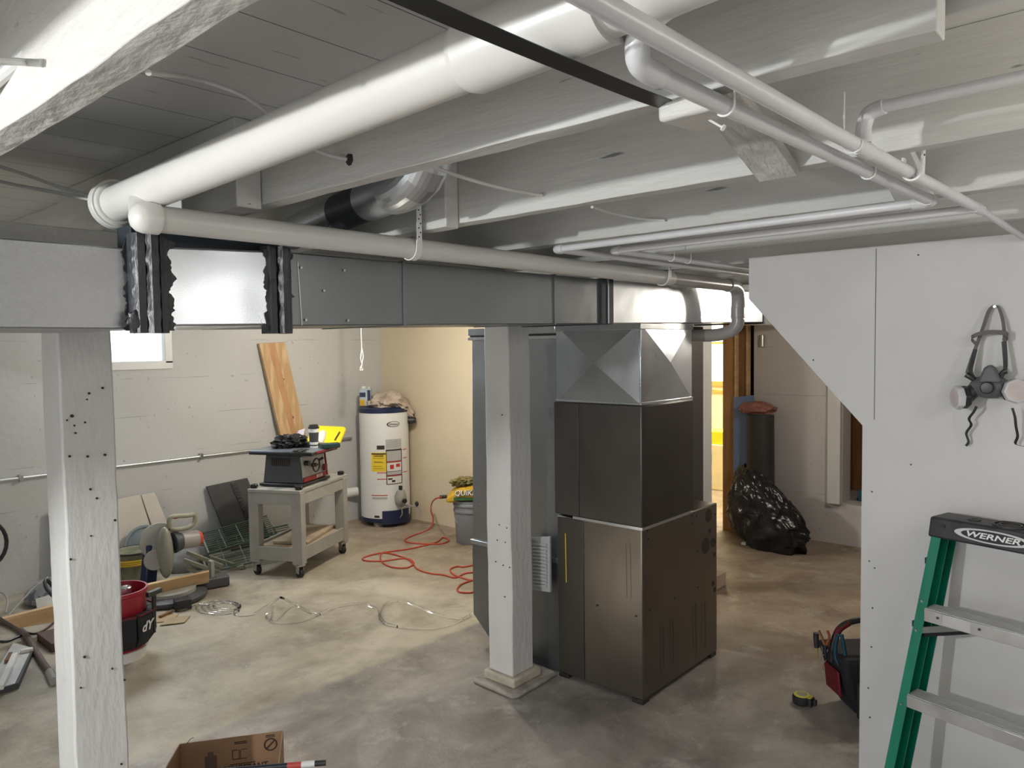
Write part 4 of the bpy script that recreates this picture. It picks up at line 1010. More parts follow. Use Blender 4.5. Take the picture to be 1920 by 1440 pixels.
# ------------------------------------------------------------------ respirator
RS = thing('respirator', 'black half-face respirator hanging by its straps on the drywall', 'respirator', (3.0, 0.48, 1.45))
g = lambda px, py, x=3.0: at(px, py, 0, x)
c = g(1856, 722, 2.985)
MB().blob(c+V((0.0, 0, -0.006)), (0.038, 0.062, 0.040), 1, 0.03, 1.5, 36, 24).build('mask_body', SILIC, RS)
MB().prism([g(1832, 718, 2.945), g(1844, 690, 2.955), g(1855, 683, 2.955), g(1866, 690, 2.955), g(1878, 718, 2.945)], (0.035, 0, 0)).build('nose_piece', SILIC, RS, bev=0.008, seg=3)
cc = g(1851, 727, 2.943)
MB().lathe([(0.021, 0), (0.021, 0.008), (0.017, 0.012), (0.008, 0.013)], cc, 28, (-1, 0, 0)).build('exhale_valve', BLACKM, RS, bev=0.002)
for px, py, ax, nm in ((1802, 745, V((-0.55, 0.8, -0.05)), 'l'), (1903, 733, V((-0.85, -0.5, 0.05)), 'r')):
    cc = g(px, py, 2.965); ax = ax.normalized()
    MB().lathe([(0.036, -0.022), (0.040, -0.018), (0.040, 0.0), (0.036, 0.002)], cc, 8, ax).build('filter_cartridge', BLACKM, RS, bev=0.003)
    MB().lathe([(0.041, 0.0), (0.043, 0.004), (0.041, 0.020), (0.036, 0.024), (0.034, 0.022)], cc, 8, ax).build('filter_cover', FILTERW, RS, bev=0.003)
    MB().lathe([(0.033, 0.0225), (0.010, 0.026)], cc, 24, ax).build('filter_pad', FILTERM, RS)
    MB().cyl(c+V((0, (cc-c).y*0.35, 0)), cc-ax*0.015, 0.022, 0.026, n=24).build('filter_arm', BLACKM, RS)
hk = g(1866, 575, 3.03)
wv = V((0, 0.0045, 0))
MB().ribbon([g(1813, 700, 2.99), g(1822, 672, 3.005), g(1832, 645, 3.015), g(1843, 615, 3.02), g(1853, 585, 3.03), g(1861, 575, 3.03), g(1868, 573, 3.03), g(1874, 580, 3.03), g(1881, 605, 3.02), g(1884, 640, 3.01), g(1886, 675, 3.0), g(1884, 700, 2.99)], (0, 0.0055, 0.0012), 0.0016, 5).build('head_strap', STRAPG, RS)
MB().ribbon([g(1832, 647, 3.012), g(1822, 636, 3.0), g(1826, 630, 2.99), g(1845, 624, 2.985), g(1870, 623, 2.985), g(1887, 626, 2.995), g(1889, 634, 3.01), g(1880, 638, 3.02)], (0, 0, 0.0075), 0.0016, 5).build('crown_strap', STRAPG, RS)
MB().ribbon([g(1829, 655, 3.008), g(1824, 675, 3.0), g(1820, 695, 2.99), g(1826, 708, 2.985)], (0, 0.0065, 0), 0.002, 4).build('side_strap', BLACKM, RS)
MB().ribbon([g(1882, 640, 3.008), g(1884, 665, 3.0), g(1885, 690, 2.99), g(1878, 706, 2.985)], (0, 0.0065, 0), 0.002, 4).build('side_strap', BLACKM, RS)
MB().tube([g(1811, 702, 2.98), g(1818, 706, 2.98), g(1828, 712, 2.975)], 0.0095, 10, 3).build('buckle', BLACKM, RS)
MB().tube([g(1888, 696, 2.98), g(1880, 699, 2.98), g(1874, 712, 2.975)], 0.0085, 10, 3).build('buckle', BLACKM, RS)
MB().ribbon([g(1831, 762, 2.985), g(1826, 772, 2.99), g(1817, 785, 3.0), g(1821, 797, 3.01), g(1812, 812, 3.02), g(1816, 828, 3.025), g(1811, 836, 3.03)], (0, 0.0042, 0.001), 0.0016, 5).build('loose_strap', BLACKM, RS)
MB().ribbon([g(1898, 765, 2.985), g(1903, 782, 2.99), g(1905, 800, 3.0), g(1908, 818, 3.01), g(1904, 831, 3.02), g(1914, 836, 3.02), g(1935, 838, 3.02)], (0, 0.0042, 0.001), 0.0016, 5).build('loose_strap', BLACKM, RS)
nk = thing('wall_nail', 'nail in the drywall holding the respirator strap', 'nail', (3.04, 0.47, 1.81))
MB().cyl(hk+V((-0.012, 0, 0)), V((3.052, hk.y, hk.z-0.003)), 0.0018, n=8).build('shank', STEEL, nk)
MB().cyl(hk+V((-0.014, 0, 0)), hk+V((-0.012, 0, 0)), 0.0045, n=12).build('nail_head', STEEL, nk)
# screws on drywall
mb = MB()
for px, py in [(1722, 478), (1640, 1065), (1708, 871), (1635, 922), (1634, 1213), (1630, 1052), (1628, 1290), (1631, 1345), (1525, 675), (1636, 1140)]:
    c = at(px, py, 0, XS-0.0003); mb.cyl(c-V((0.001, 0, 0)), c, 0.0035, n=10)
tag(mb.build('drywall_screw', DKGREY), 'small dark screw heads dotted over the drywall', 'screws', kind='stuff')

# ------------------------------------------------------------------ back wall things
CD = thing('wall_conduit', 'thin grey metal conduit running low along the back wall', 'conduit', (3, 6.05, 0.8))
MB().cyl((-2.5, 6.05, 0.82), (4.42, 6.05, 0.815), 0.0125, n=16).build('pipe', ALU, CD)
for x in (1.6, 2.9, 4.2):
    MB().box(x-0.012, 6.03, 0.795, x+0.012, YB, 0.845).build('clamp', STEEL, CD, bev=0.002)
pb = thing('pine_plank', 'wide pine board leaning against the back wall behind the table saw', 'board', (3.7, 6.0, 0))
a0, a1 = V((3.448, YB-0.045, 1.752)), V((3.70, YB-0.045, 1.765)); b0, b1 = V((3.665, 5.985, 0.66)), V((3.92, 5.985, 0.66))
MB().prism([b0, b1, a1, a0], (0, 0.035, 0)).build('board', PINE, pb, bev=0.003)
for px, py in ((558, 798), (541, 785), (520, 680)):
    pass
mb = MB()
t_ = 0.52
for s_, w_ in ((0.62, 0.016), (0.30, 0.008)):
    c = (a0+a1)/2*(1-s_)+(b0+b1)/2*s_; mb.cyl(c+V((0.03, -0.001, 0)), c+V((0.03, 0.004, 0)), w_, n=12)
mb.build('knot', OLDW, pb)
MB().prism([a0*0.98+a1*0.02+V((0.08, -0.0015, -0.005)), a0*0.4+a1*0.6+V((0, -0.0015, -0.005)), b0*0.35+b1*0.65+V((0, -0.0015, 0)), b0*0.55+b1*0.45+V((0, -0.0015, 0))], (0, 0.002, 0)).build('heartwood', mat('darker_heartwood', (0.50, 0.28, 0.13), 0.6, vary=0.12, vscale=8, stretch=(3, 3, 0.5)), pb)

DBd = thing('leaning_board', 'dark grey board leaning on the back wall left of the saw cart', 'board', (3.1, 6.0, 0))
q = [V((2.93, 6.03, 0.560)), V((3.30, 6.03, 0.580)), V((3.44, 5.9, 0.0)), V((3.07, 5.9, 0.0))]
MB().prism(q, (0, 0.02, 0)).build('panel', mat('dark_panel_grey', (0.055, 0.055, 0.055), 0.6), DBd, bev=0.002)
mb = MB()
for k in range(18):
    p = V((3.16+k*0.0085, 6.02-k*0.007, 0.55-k*0.028)); mb.obb(p, (0.022, 0, 0), (0, 0.006, 0), (0, 0, 0.010))
mb.build('ribbed_strip', DKGREY, DBd)
BS = thing('beige_sheet', 'beige board leaning on the back wall behind the miter saw', 'board', (2.3, 6.0, 0))
MB().prism([(1.75, 6.03, 0.545), (2.395, 6.03, 0.575), (2.50, 5.90, 0.0), (1.85, 5.90, 0.0)], (0, 0.015, 0)).build('sheet', BEIGE, BS)
MB().prism([(2.40, 6.02, 0.575), (2.50, 6.02, 0.58), (2.55, 5.98, 0.40), (2.60, 5.93, 0.2), (2.70, 5.88, 0.0), (2.51, 5.88, 0.0)], (0, 0.012, 0)).build('broken_strip', BEIGE, BS)
# pull chain
pc = thing('pull_chain', 'white pull cord with a loop hanging near the water heater', 'pull cord', (4.0, 5.0, 1.5))
x_ = 4.0
g2 = lambda px, py: at(px, py, 1, 5.2)
MB().tube([V((g2(677, 560).x, 5.2, 2.255)), g2(677, 560), g2(677, 620), g2(678, 655), g2(677, 668)], 0.004, 8).build('cord', WHITEP, pc)
MB().tube([g2(678, 650), g2(681, 668), g2(679, 680), g2(678, 690), g2(681, 693), g2(676, 694), g2(676, 688), g2(679, 683), g2(676, 672), g2(678, 655)], 0.004, 8, 3).build('loop', WHITEP, pc)

# ------------------------------------------------------------------ water heater
WH = thing('water_heater', 'white water heater tank with navy top and base and yellow warning label', 'water heater', (4.57, 5.74, 0))
HC = V((4.572, 5.726, 0)); HR = 0.236
MB().lathe([(HR, 0.075), (HR, 1.09)], HC, 64).build('tank', ENAMEL, WH)
MB().lathe([(HR+0.004, 1.085), (HR+0.006, 1.125), (HR-0.01, 1.135), (0.05, 1.14)], HC, 64).build('top_cap', NAVY, WH)
MB().lathe([(HR-0.01, 0.045), (HR+0.002, 0.05), (HR+0.002, 0.085), (HR-0.01, 0.09)], HC, 64).build('base_ring', NAVY, WH)
for k in range(3):
    t = -math.radians(128)+k*2.09-0.45; p = HC+V((math.cos(t)*0.18, math.sin(t)*0.18, 0)); MB().box(p.x-0.03, p.y-0.03, 0, p.x+0.03, p.y+0.03, 0.05).build('leg', CARTG, WH, bev=0.003)
TH0 = math.atan2(-HC.y, -HC.x)
def hth(px): return TH0+math.asin(max(-0.99, min(0.99, (px-724)/46.0)))
def hz(py): return 1.121-(py-768)/198.0
def patch(px0, px1, py0, py1, r, name, mt, par=WH, n=10):
    a, b = hth(px0), hth(px1); z0, z1 = hz(py1), hz(py0); vs = []; fs = []
    for i in range(n+1):
        t = a+(b-a)*i/n
        for z in (z0, z1):
            for rr_ in (r, r-0.003): vs.append(HC+V((math.cos(t)*rr_, math.sin(t)*rr_, z)))
        if i:
            o = (i-1)*4
            fs += [(o, o+4, o+6, o+2), (o+1, o+3, o+7, o+5), (o+2, o+6, o+7, o+3), (o, o+1, o+5, o+4)]
    fs += [(0, 2, 3, 1), (n*4, n*4+1, n*4+3, n*4+2)]
    return MB().add(vs, fs).build(name, mt, par)
R_ = HR+0.0015
y1 = patch(700, 726.5, 848, 884, R_, 'warning_label', YLAB); patch(700, 726, 849.5, 852, R_+0.001, 'print_band', INK, y1)
for k, y in enumerate((859, 865, 866.5, 874, 878)): patch(703+k % 3, 722-k % 2*3, y, y+0.8, R_+0.001, 'print_line', OLDW, y1)
y2 = patch(726, 755, 843, 909, R_, 'safety_label', INK)
patch(727.5, 753.5, 846, 865, R_+0.001, 'text_panel', SILV, y2); patch(727.5, 753.5, 865.5, 867.5, R_+0.001, 'red_band', REDL, y2)
patch(727.5, 753.5, 868, 884, R_+0.001, 'picture_panel', PAPER, y2); patch(733, 740, 872, 880, R_+0.002, 'pictogram', REDL, y2); patch(744, 751, 871, 877, R_+0.002, 'pictogram', REDL, y2)
patch(727.5, 753.5, 885, 891, R_+0.001, 'text_panel', SILV, y2); patch(727.5, 753.5, 892, 893.5, R_+0.001, 'red_band', REDL, y2); patch(727.5, 753.5, 894, 907.5, R_+0.001, 'text_panel', PAPER, y2)
patch(729, 737, 897, 900, R_+0.002, 'pictogram', INK, y2); patch(736, 742, 901, 905, R_+0.002, 'pictogram', INK, y2)
y3 = patch(726, 754.5, 824, 842, R_, 'info_label', SILV)
for y in (829, 833, 837): patch(729, 752, y, y+0.7, R_+0.001, 'print_line', GREYL, y3)
patch(710, 724, 835, 842.5, R_, 'model_plate', INK)
y4 = patch(709.5, 726, 886, 908, R_, 'caution_label', PAPER); patch(709.5, 726, 885.5, 887, R_+0.001, 'red_band', REDL, y4); patch(709.5, 726, 897.5, 899, R_+0.001, 'red_band', REDL, y4)
y5 = patch(697, 729, 926.5, 938, R_, 'lower_label', PAPER); patch(699, 728, 928, 929.5, R_+0.001, 'red_band', REDL, y5); patch(700, 727, 932, 936, R_+0.001, 'text_panel', SILV, y5)
y6 = patch(757, 764, 844, 900, R_, 'side_label', PAPER)
for y in (845, 861, 888): patch(757, 764, y, y+1.5, R_+0.001, 'red_band', REDL, y6)
patch(703, 712, 967, 971, R_, 'serial_plate', INK)
# logo oval
vs = []; n = 30
tc_ = hth(741)
def oval(a, b, r, name, mt, dpx=0):
    cz = hz(796); vs = []; 
    for k in range(n):
        t = tc_+dpx+a*math.cos(2*math.pi*k/n)/HR; vs.append(HC+V((math.cos(t)*r, math.sin(t)*r, cz+b*math.sin(2*math.pi*k/n))))
    out = V((math.cos(tc_), math.sin(tc_), 0))*0.001
    return MB().prism(vs, out).build(name, mt, WH)
oval(0.066, 0.027, R_, 'logo_ring', DKGREY); oval(0.057, 0.021, R_+0.001, 'logo_field', PAPER, 0.02)
tdir = V((-math.sin(tc_), math.cos(tc_), 0)); nd = V((math.cos(tc_), math.sin(tc_), 0))
text('Whirlpool', HC+nd*(R_+0.004)+V((0, 0, hz(796))), tdir, (0, 0, 1), 0.026, INK, WH, shear=0.3, sx=0.9)
text('DANGER', HC+V((math.cos(hth(713)), math.sin(hth(713)), 0))*(R_+0.004)+V((0, 0, hz(854.5))), V((-math.sin(hth(713)), math.cos(hth(713)), 0)), (0, 0, 1), 0.024, INK, WH, bold=0.0005)
# burner door and gas control
patch(717.5, 764, 958, 984, HR+0.016, 'burner_door', NAVY, n=14)
tg = hth(748); gd = V((math.cos(tg), math.sin(tg), 0)); gc = HC+gd*(HR+0.035)+V((0, 0, hz(935)))
GV = MB().blob(gc, (0.055, 0.055, 0.085), 2, 0.12, 2, 28, 18).build('gas_control', CARTG, WH)
MB().cyl(gc+V((0, 0, 0.06)), gc+V((0, 0, 0.115)), 0.018, n=16).cyl(gc+gd*0.05-V((0, 0, 0.02)), gc+gd*0.075-V((0, 0, 0.02)), 0.022, n=16).build('control_knob', BLACKM, GV)
tg2 = hth(752); g2d = V((math.cos(tg2), math.sin(tg2), 0))
p0 = gc-V((0, 0, 0.06)); sr = V((0.664, -0.748, 0))
MB().tube([p0, p0+sr*0.10+V((0, 0, -0.02)), p0+sr*0.17+V((0, 0, -0.03)), p0+sr*0.18+V((0, 0, -0.10))], 0.009, 10, 3).build('gas_line', CARTG, WH)
MB().blob(p0+sr*0.15+V((0, 0, 0.0)), (0.02, 0.02, 0.025), 3, 0.2, 2, 12, 8).build('shutoff_valve', BLACKM, WH)
MB().tube([gc-V((0, 0, 0.07)), gc+V((0, 0, -0.15))+sr*0.01, gc+V((0, 0, -0.2))-gd*0.03], 0.006, 8, 3).build('pilot_tube', ALU, WH)
# side fitting
sf = HC+sr*(HR-0.01)+V((0, 0, hz(793)))
MB().cyl(sf, sf+sr*0.07, 0.035, n=18).cyl(sf+sr*0.06, sf+sr*0.085, 0.028, n=18).build('side_outlet', BLACKM, WH, bev=0.005)
# stuff on the heater
cn = thing('solvent_can', 'white and blue can standing on the water heater', 'can', (4.40, 5.70, 1.14))
cpos = HC+V((0, 0, 1.142))-sr*0.165-V((0.02, 0.02, 0))
MB().obb(cpos+V((0, 0, 0.085)), sr*0.055, V((0.748, 0.664, 0))*0.035, V((0, 0, 0.085))).build('body', mat('can_white_blue', (0.45, 0.50, 0.56), 0.4), cn, bev=0.006)
fd = V((-0.748, -0.664, 0))
MB().obb(cpos+fd*0.036+V((0, 0, 0.11))-sr*0.025, sr*0.028, fd*0.001, V((0, 0, 0.022))).build('blue_label', NAVY, cn)
MB().obb(cpos+fd*0.036+V((0, 0, 0.035))-sr*0.03, sr*0.024, fd*0.001, V((0, 0, 0.03))).build('yellow_label', QYEL, cn)
MB().obb(cpos+fd*0.036+V((0, 0, 0.085))+sr*0.035, sr*0.015, fd*0.001, V((0, 0, 0.07))).build('dark_label', NAVY, cn)
MB().cyl(cpos+V((0, 0, 0.17))-sr*0.02, cpos+V((0, 0, 0.19))-sr*0.02, 0.022, n=16).build('lid', WHITEP, cn)
MB().cyl(cpos+V((0, 0, 0.17))+sr*0.03, cpos+V((0, 0, 0.185))+sr*0.03, 0.01, n=12).build('spout', WHITEP, cn)
def drape(p):
    k = max(0, p.dot(V((0.664, -0.748, 0))))
    return V((p.x, p.y, p.z-2.6*k*k))
tag(MB().blob(HC+V((0, 0, 1.175))+sr*0.07, (0.20, 0.18, 0.095), 21, 0.30, 1.6, 80, 50, drape, sharp=True).build('crumpled_cloth', TAN), 'crumpled tan cloth heaped on the water heater and hanging over its side', 'cloth')

# ------------------------------------------------------------------ saw cart
CT = thing('saw_cart', 'grey wooden cart with casters standing under the table saw', 'cart', (3.2, 5.1, 0))
c0 = V((3.03, 4.80, 0)); ua = V((0.895, 0.446, 0)); ub = V((-0.446, 0.895, 0)); LA, LB, LZ = 0.72, 0.42, 0.655
def cp(a, b, z): return c0+ua*a+ub*b+V((0, 0, z))
for a in (0.03, LA-0.03):
    for b in (0.03, LB-0.03):
        leg = MB().obb(cp(a, b, (0.10+LZ-0.02)/2), ua*0.032, ub*0.042 if True else ub*0.03, V((0, 0, (LZ-0.12)/2))).build('leg', CARTG, CT, bev=0.003)
        q = cp(a, b, 0)
        ca = MB().box(q.x-0.03, q.y-0.03, 0.088, q.x+0.03, q.y+0.03, 0.098); ca.box(q.x-0.022, q.y-0.02, 0.03, q.x-0.018, q.y+0.02, 0.09); ca.box(q.x+0.018, q.y-0.02, 0.03, q.x+0.022, q.y+0.02, 0.09)
        co = ca.build('caster', STEEL, CT)
        MB().cyl((q.x-0.016, q.y, 0.035), (q.x+0.016, q.y, 0.035), 0.035, n=24).build('wheel', RUBBER, co, bev=0.003)
tb = MB()
tb.obb(cp(LA/2, LB/2, LZ-0.01), ua*(LA/2+0.01), ub*(LB/2+0.01), V((0, 0, 0.012)))
tb.build('top', CARTG, CT, bev=0.003)
for b in (0.005, LB-0.005): MB().obb(cp(LA/2, b, LZ-0.065), ua*(LA/2-0.03), ub*0.010, V((0, 0, 0.045))).build('top_rail', CARTG, CT, bev=0.002)
for a in (0.005, LA-0.005): MB().obb(cp(a, LB/2, LZ-0.065), ua*0.010, ub*(LB/2-0.03), V((0, 0, 0.045))).build('top_rail', CARTG, CT, bev=0.002)
for b in (0.005, LB-0.005): MB().obb(cp(LA/2, b, 0.175), ua*(LA/2-0.03), ub*0.010, V((0, 0, 0.05))).build('lower_rail', CARTG, CT, bev=0.002)
for a in (0.005, LA-0.005): MB().obb(cp(a, LB/2, 0.175), ua*0.010, ub*(LB/2-0.03), V((0, 0, 0.05))).build('lower_rail', CARTG, CT, bev=0.002)
MB().obb(cp(LA/2, LB/2, 0.20), ua*(LA/2-0.03), ub*(LB/2-0.02), V((0, 0, 0.008))).build('shelf', PLYW, CT)
for a, b in ((0.03, 0.02), (LA-0.03, 0.03), (0.03, LB-0.02), (LA*0.1, 0.05)):
    MB().obb(cp(a, b, LZ+0.018), ua*0.022, ub*0.016, V((0, 0, 0.015))).cyl(cp(a, b, LZ+0.02)-ub*0.03, cp(a, b, LZ+0.02)-ub*0.01, 0.012, n=10).build('clamp', BLACKM, CT, bev=0.003)
tag(MB().obb(cp(LA/2+0.05, LB/2, 0.222), (ua+ub*0.12).normalized()*0.27, (ub-ua*0.12).normalized()*0.14, V((0, 0, 0.010))).build('plywood_offcut', PLYW, bev=0.002), 'dusty plywood offcut lying on the cart shelf', 'board')
tag(MB().bar(cp(0.03, 0.03, 0.222), cp(0.20, -0.0+0.10, 0.222), 0.04, 0.02).build('wood_strip', OLDW), 'dark wood strip on the cart shelf next to the plywood', 'board')
for k, (px, py) in enumerate(((596, 955), (607, 960))):
    t = thing('caulk_gun', ['black tube shaped tool standing on the cart shelf, taller one', 'black tube shaped tool leaning on the cart shelf, shorter one'][k], 'tool', cp(0.45+0.08*k, 0.30, 0.23))
    MB().cyl(cp(0.45+0.08*k, 0.30, 0.233), cp(0.44+0.06*k, 0.30, 0.42-0.02*k), 0.026, n=14).build('barrel', DKGREY, t)
    MB().cyl(cp(0.44+0.06*k, 0.30, 0.42-0.02*k), cp(0.43+0.06*k, 0.30, 0.56-0.08*k), 0.012, n=10).build('nozzle', OLIVE if k else BLACKM, t)

# table saw
TS = thing('table_saw', 'small dark table saw with grey front panel on the cart', 'table saw', (3.2, 5.0, 0.66))
zb_ = LZ+0.008
def sq(a, b, z): return cp(a, b, z)
def frustum(a0, a1, b0, b1, z0, z1, ins):
    return MB().add([sq(a0, b0, z0), sq(a1, b0, z0), sq(a1, b1, z0), sq(a0, b1, z0), sq(a0+ins, b0+ins, z1), sq(a1-ins, b0+ins, z1), sq(a1-ins, b1-ins, z1), sq(a0+ins, b1-ins, z1)],
                    [(0, 3, 2, 1), (4, 5, 6, 7), (0, 1, 5, 4), (1, 2, 6, 5), (2, 3, 7, 6), (3, 0, 4, 7)])
frustum(0.10, 0.52, 0.03, 0.40, zb_, zb_+0.02, 0.0).build('base_flange', BLACKM, TS, bev=0.004)
frustum(0.12, 0.49, 0.05, 0.38, zb_+0.02, zb_+0.235, 0.018).build('body', DKGREY, TS, bev=0.008)
zt_ = zb_+0.235
MB().obb(sq(0.30, 0.215, zt_+0.016), ua*0.195, ub*0.265, V((0, 0, 0.016))).build('table', SAWBLUE, TS, bev=0.003)
MB().obb(sq(0.30, 0.215, zt_+0.012), ua*0.198, ub*0.269, V((0, 0, 0.012))).build('table_edge', BLACKM, TS, bev=0.003)
# operator face = the face toward the photo's right (normal -ub)
fcn = -ub
for (a, b, z, aw, zh, mt, nm) in ((0.305, 0.052, zb_+0.125, 0.165, 0.095, SILV, 'front_panel'),):
    MB().add([sq(a-aw, b-0.004, z-zh), sq(a+aw, b-0.004, z-zh), sq(a+aw, b+0.010, z+zh), sq(a-aw, b+0.010, z+zh), sq(a-aw, b+0.01, z-zh), sq(a+aw, b+0.01, z-zh), sq(a+aw, b+0.02, z+zh), sq(a-aw, b+0.02, z+zh)],
             [(0, 1, 2, 3), (7, 6, 5, 4), (0, 4, 5, 1), (1, 5, 6, 2), (2, 6, 7, 3), (3, 7, 4, 0)]).build(nm, mt, TS)
MB().obb(sq(0.305, 0.044, zb_+0.045), ua*0.165, ub*0.004, V((0, 0, 0.018))).build('red_stripe', REDP, TS)
text('RYOBI', sq(0.37, 0.038, zb_+0.045), ua, (0, 0, 1), 0.032, PAPER, TS, bold=0.0008)
MB().bar(sq(0.49, 0.04, zb_+0.03), sq(0.47, 0.05, zb_+0.23), 0.012, 0.012).build('red_edge', REDP, TS)
mb = MB(); hc = sq(0.29, 0.02, zb_+0.14)
ringp = [hc+ua*0.05*math.cos(t)+V((0, 0, 0.05*math.sin(t))) for t in [2*math.pi*k/20 for k in range(21)]]
mb.tube(ringp, 0.006, 8); mb.cyl(hc, hc+ub*0.04, 0.016, n=14); mb.bar(hc-ua*0.05, hc+ua*0.05, 0.008, 0.012)
mb.cyl(hc+ua*0.04+V((0, 0, 0.03)), hc+ua*0.06+V((0, 0, 0.05))-ub*0.03, 0.010, n=10)
mb.build('hand_wheel', BLACKM, TS)
MB().cyl(sq(0.18, 0.05, zb_+0.17), sq(0.18, 0.015, zb_+0.17), 0.02, n=14).build('tilt_knob', BLACKM, TS)
MB().obb(sq(0.44, 0.03, zb_+0.10), ua*0.018, ub*0.012, V((0, 0, 0.025))).build('switch', REDP, TS, bev=0.003)
mb = MB()
for k in range(9): mb.obb(sq(0.118+0.012, 0.16+k*0.018, zb_+0.18), ua*0.003, ub*0.003, V((0, 0, 0.03)))
mb.build('vent_slots', INK, TS)
MB().obb(sq(0.33, -0.056, zt_+0.018), ua*0.17, ub*0.008, V((0, 0, 0.006))).build('fence_rail', REDP, TS, bev=0.002)
MB().bar(sq(0.36, -0.04, zt_+0.050), sq(0.50, 0.42, zt_+0.050), 0.035, 0.035).build('rip_fence', OLIVE, TS, bev=0.004)
MB().obb(sq(0.66, 0.25, zt_+0.03), ua*0.05, ub*0.05, V((0, 0, 0.025))).cyl(sq(0.68, 0.2, zt_+0.03), sq(0.74, 0.2, zt_+0.03), 0.022, n=12).build('fence_clamp', BLACKM, TS, bev=0.004)
MB().bar(sq(0.45, 0.12, zt_+0.022), sq(0.70, 0.22, zt_+0.03), 0.05, 0.03).build('extension_rail', ALU, TS, bev=0.003)

ztt = zt_+0.033
K = V((0, 0, 1))
def tabl(px, py): return fl(px, py, ztt)
cup = thing('coffee_cup', 'white and black travel coffee cup on the table saw', 'cup', tabl(590, 838))
b_ = tabl(589, 839)
MB().lathe([(0.030, 0), (0.0365, 0.10), (0.0395, 0.155)], b_, 28).build('cup', WHITEP, cup)
MB().lathe([(0.0335, 0.045), (0.0385, 0.12), (0.0385, 0.12)], b_, 28).build('sleeve', DKGREY, cup)
MB().lathe([(0.0315, 0.015), (0.0322, 0.024)], b_, 28).build('base_band', BLACKM, cup)
MB().lathe([(0.042, 0.15), (0.043, 0.162), (0.036, 0.165), (0.034, 0.178), (0.030, 0.18)], b_, 28).build('lid', BLACKM, cup)
# yellow kneeling pad: slab tilted toward the camera
kp = thing('kneeling_pad', 'bright yellow foam kneeling pad with a hand slot on the table saw', 'pad', tabl(630, 830))
kc = at(618, 817, 0, 3.62); 
pr_ = [at(583, 797, 1, 5.33), at(645, 799, 1, 5.33), at(649, 803, 1, 5.33), at(636, 832, 1, 5.13), at(628, 836, 1, 5.13), at(575, 830, 1, 5.13)]
MB().prism(pr_, (0.01, 0.015, -0.032)).build('foam', YEL, kp, bev=0.008, seg=3)
s0, s1 = at(637, 810, 1, 5.26), at(628, 825, 1, 5.17)
nrm = (pr_[1]-pr_[0]).cross(pr_[5]-pr_[0]).normalized(); nrm = nrm if nrm.z > 0 else -nrm
MB().bar(s0+nrm*0.001, s1+nrm*0.001, 0.012, 0.003, nrm).build('hand_slot', INK, kp)
jg = thing('white_jug', 'white rounded bottle lying against the yellow pad', 'bottle', tabl(605, 835))
q0, q1 = at(592, 833, 1, 5.10), at(606, 812, 1, 5.22)
MB().tube([q0, q0*0.7+q1*0.3, q0*0.4+q1*0.6, q1, q1+(q1-q0)*0.12], [0.040, 0.045, 0.042, 0.028, 0.012], 20).build('bottle', WHITEP, jg)
gl = MB()
tag(MB().blob(tabl(553, 840)+V((0.02, 0.10, 0.035)), (0.12, 0.10, 0.055), 31, 0.5, 2.2, 50, 30, sharp=True).build('tool_heap', BLACKM), 'tangled black gloves and cords on the table saw left of the cup', 'gloves')
tag(MB().prism([at(549, 828, 1, 5.25), at(560, 807, 1, 5.33), at(572, 803, 1, 5.33), at(566, 830, 1, 5.25)], (0.004, 0.01, -0.004)).build('paper_sheet', mat('lilac_paper', (0.5, 0.47, 0.62), 0.6)), 'pale lilac plastic piece among the black gloves', 'plastic piece')
tag(MB().blob(tabl(563, 848)+V((0, 0, 0.012)), (0.06, 0.025, 0.012), 8, 0.4, 2, 24, 14).build('saw_push_tool', BLACKM), 'small black tool lying on the near edge of the saw table', 'tool')
tag(MB().obb(tabl(615, 840)+V((0.02, 0.0, 0.018)), (0.07, -0.02, 0), (0.01, 0.03, 0), (0, 0, 0.018)).build('case', mat('dark_green_case', (0.01, 0.04, 0.035), 0.5), bev=0.005), 'dark green case under the yellow pad', 'case')

# ------------------------------------------------------------------ bucket with cement bag
BK = thing('bucket', 'grey plastic bucket near the cream wall', 'bucket', (4.56, 4.63, 0))
bc_ = V((4.585, 4.565, 0))
MB().lathe([(0.128, 0), (0.134, 0.01), (0.148, 0.27), (0.156, 0.275), (0.156, 0.29), (0.150, 0.292), (0.152, 0.325), (0.16, 0.33), (0.16, 0.345), (0.152, 0.35), (0.156, 0.375)], bc_, 44).build('pail', GREYP, BK)
hp = [bc_+V((0, 0, 0.29))-sr*0.158]+[bc_-sr*0.158*math.cos(t)+V((0, 0, 0.29-0.16*math.sin(t)))+V((-0.748, -0.664, 0))*0.12*math.sin(t) for t in [math.pi*k/10 for k in range(1, 10)]]+[bc_+V((0, 0, 0.29))+sr*0.158]
MB().tube(hp, 0.0028, 8, 3).build('bail_handle', STEEL, BK)
MB().tube(hp[3:6], 0.009, 10, 3).build('grip', WHITEP, BK)
QB = thing('cement_bag', 'part-used yellow bag of concrete mix lying over the grey bucket', 'bag', bc_+V((0, 0, 0.376)))
qc = bc_+V((0, 0, 0.44))+sr*0.03
def qs(p):
    k = p.dot(sr); return V((p.x, p.y, p.z-max(0, -k-0.12)*0.5))
bx = MB().blob((0, 0, 0), (1, 1, 1), 5, 0.08, 1.8, 60, 36)
out = MB()
for p in bx.v:
    d = p.copy()
    sgn = lambda x: (1 if x >= 0 else -1)
    e = V((sgn(d.x)*abs(d.x)**0.6, sgn(d.y)*abs(d.y)**0.6, sgn(d.z)*abs(d.z)**0.75))
    w_ = sr*e.x*0.24+V((0.748, 0.664, 0))*e.y*0.15+V((0, 0, e.z*0.06))
    out.v.append(qc+qs(w_))
out.f = bx.f
out.build('bag', QYEL, QB)
tag_ = V((-0.748, -0.664, 0))
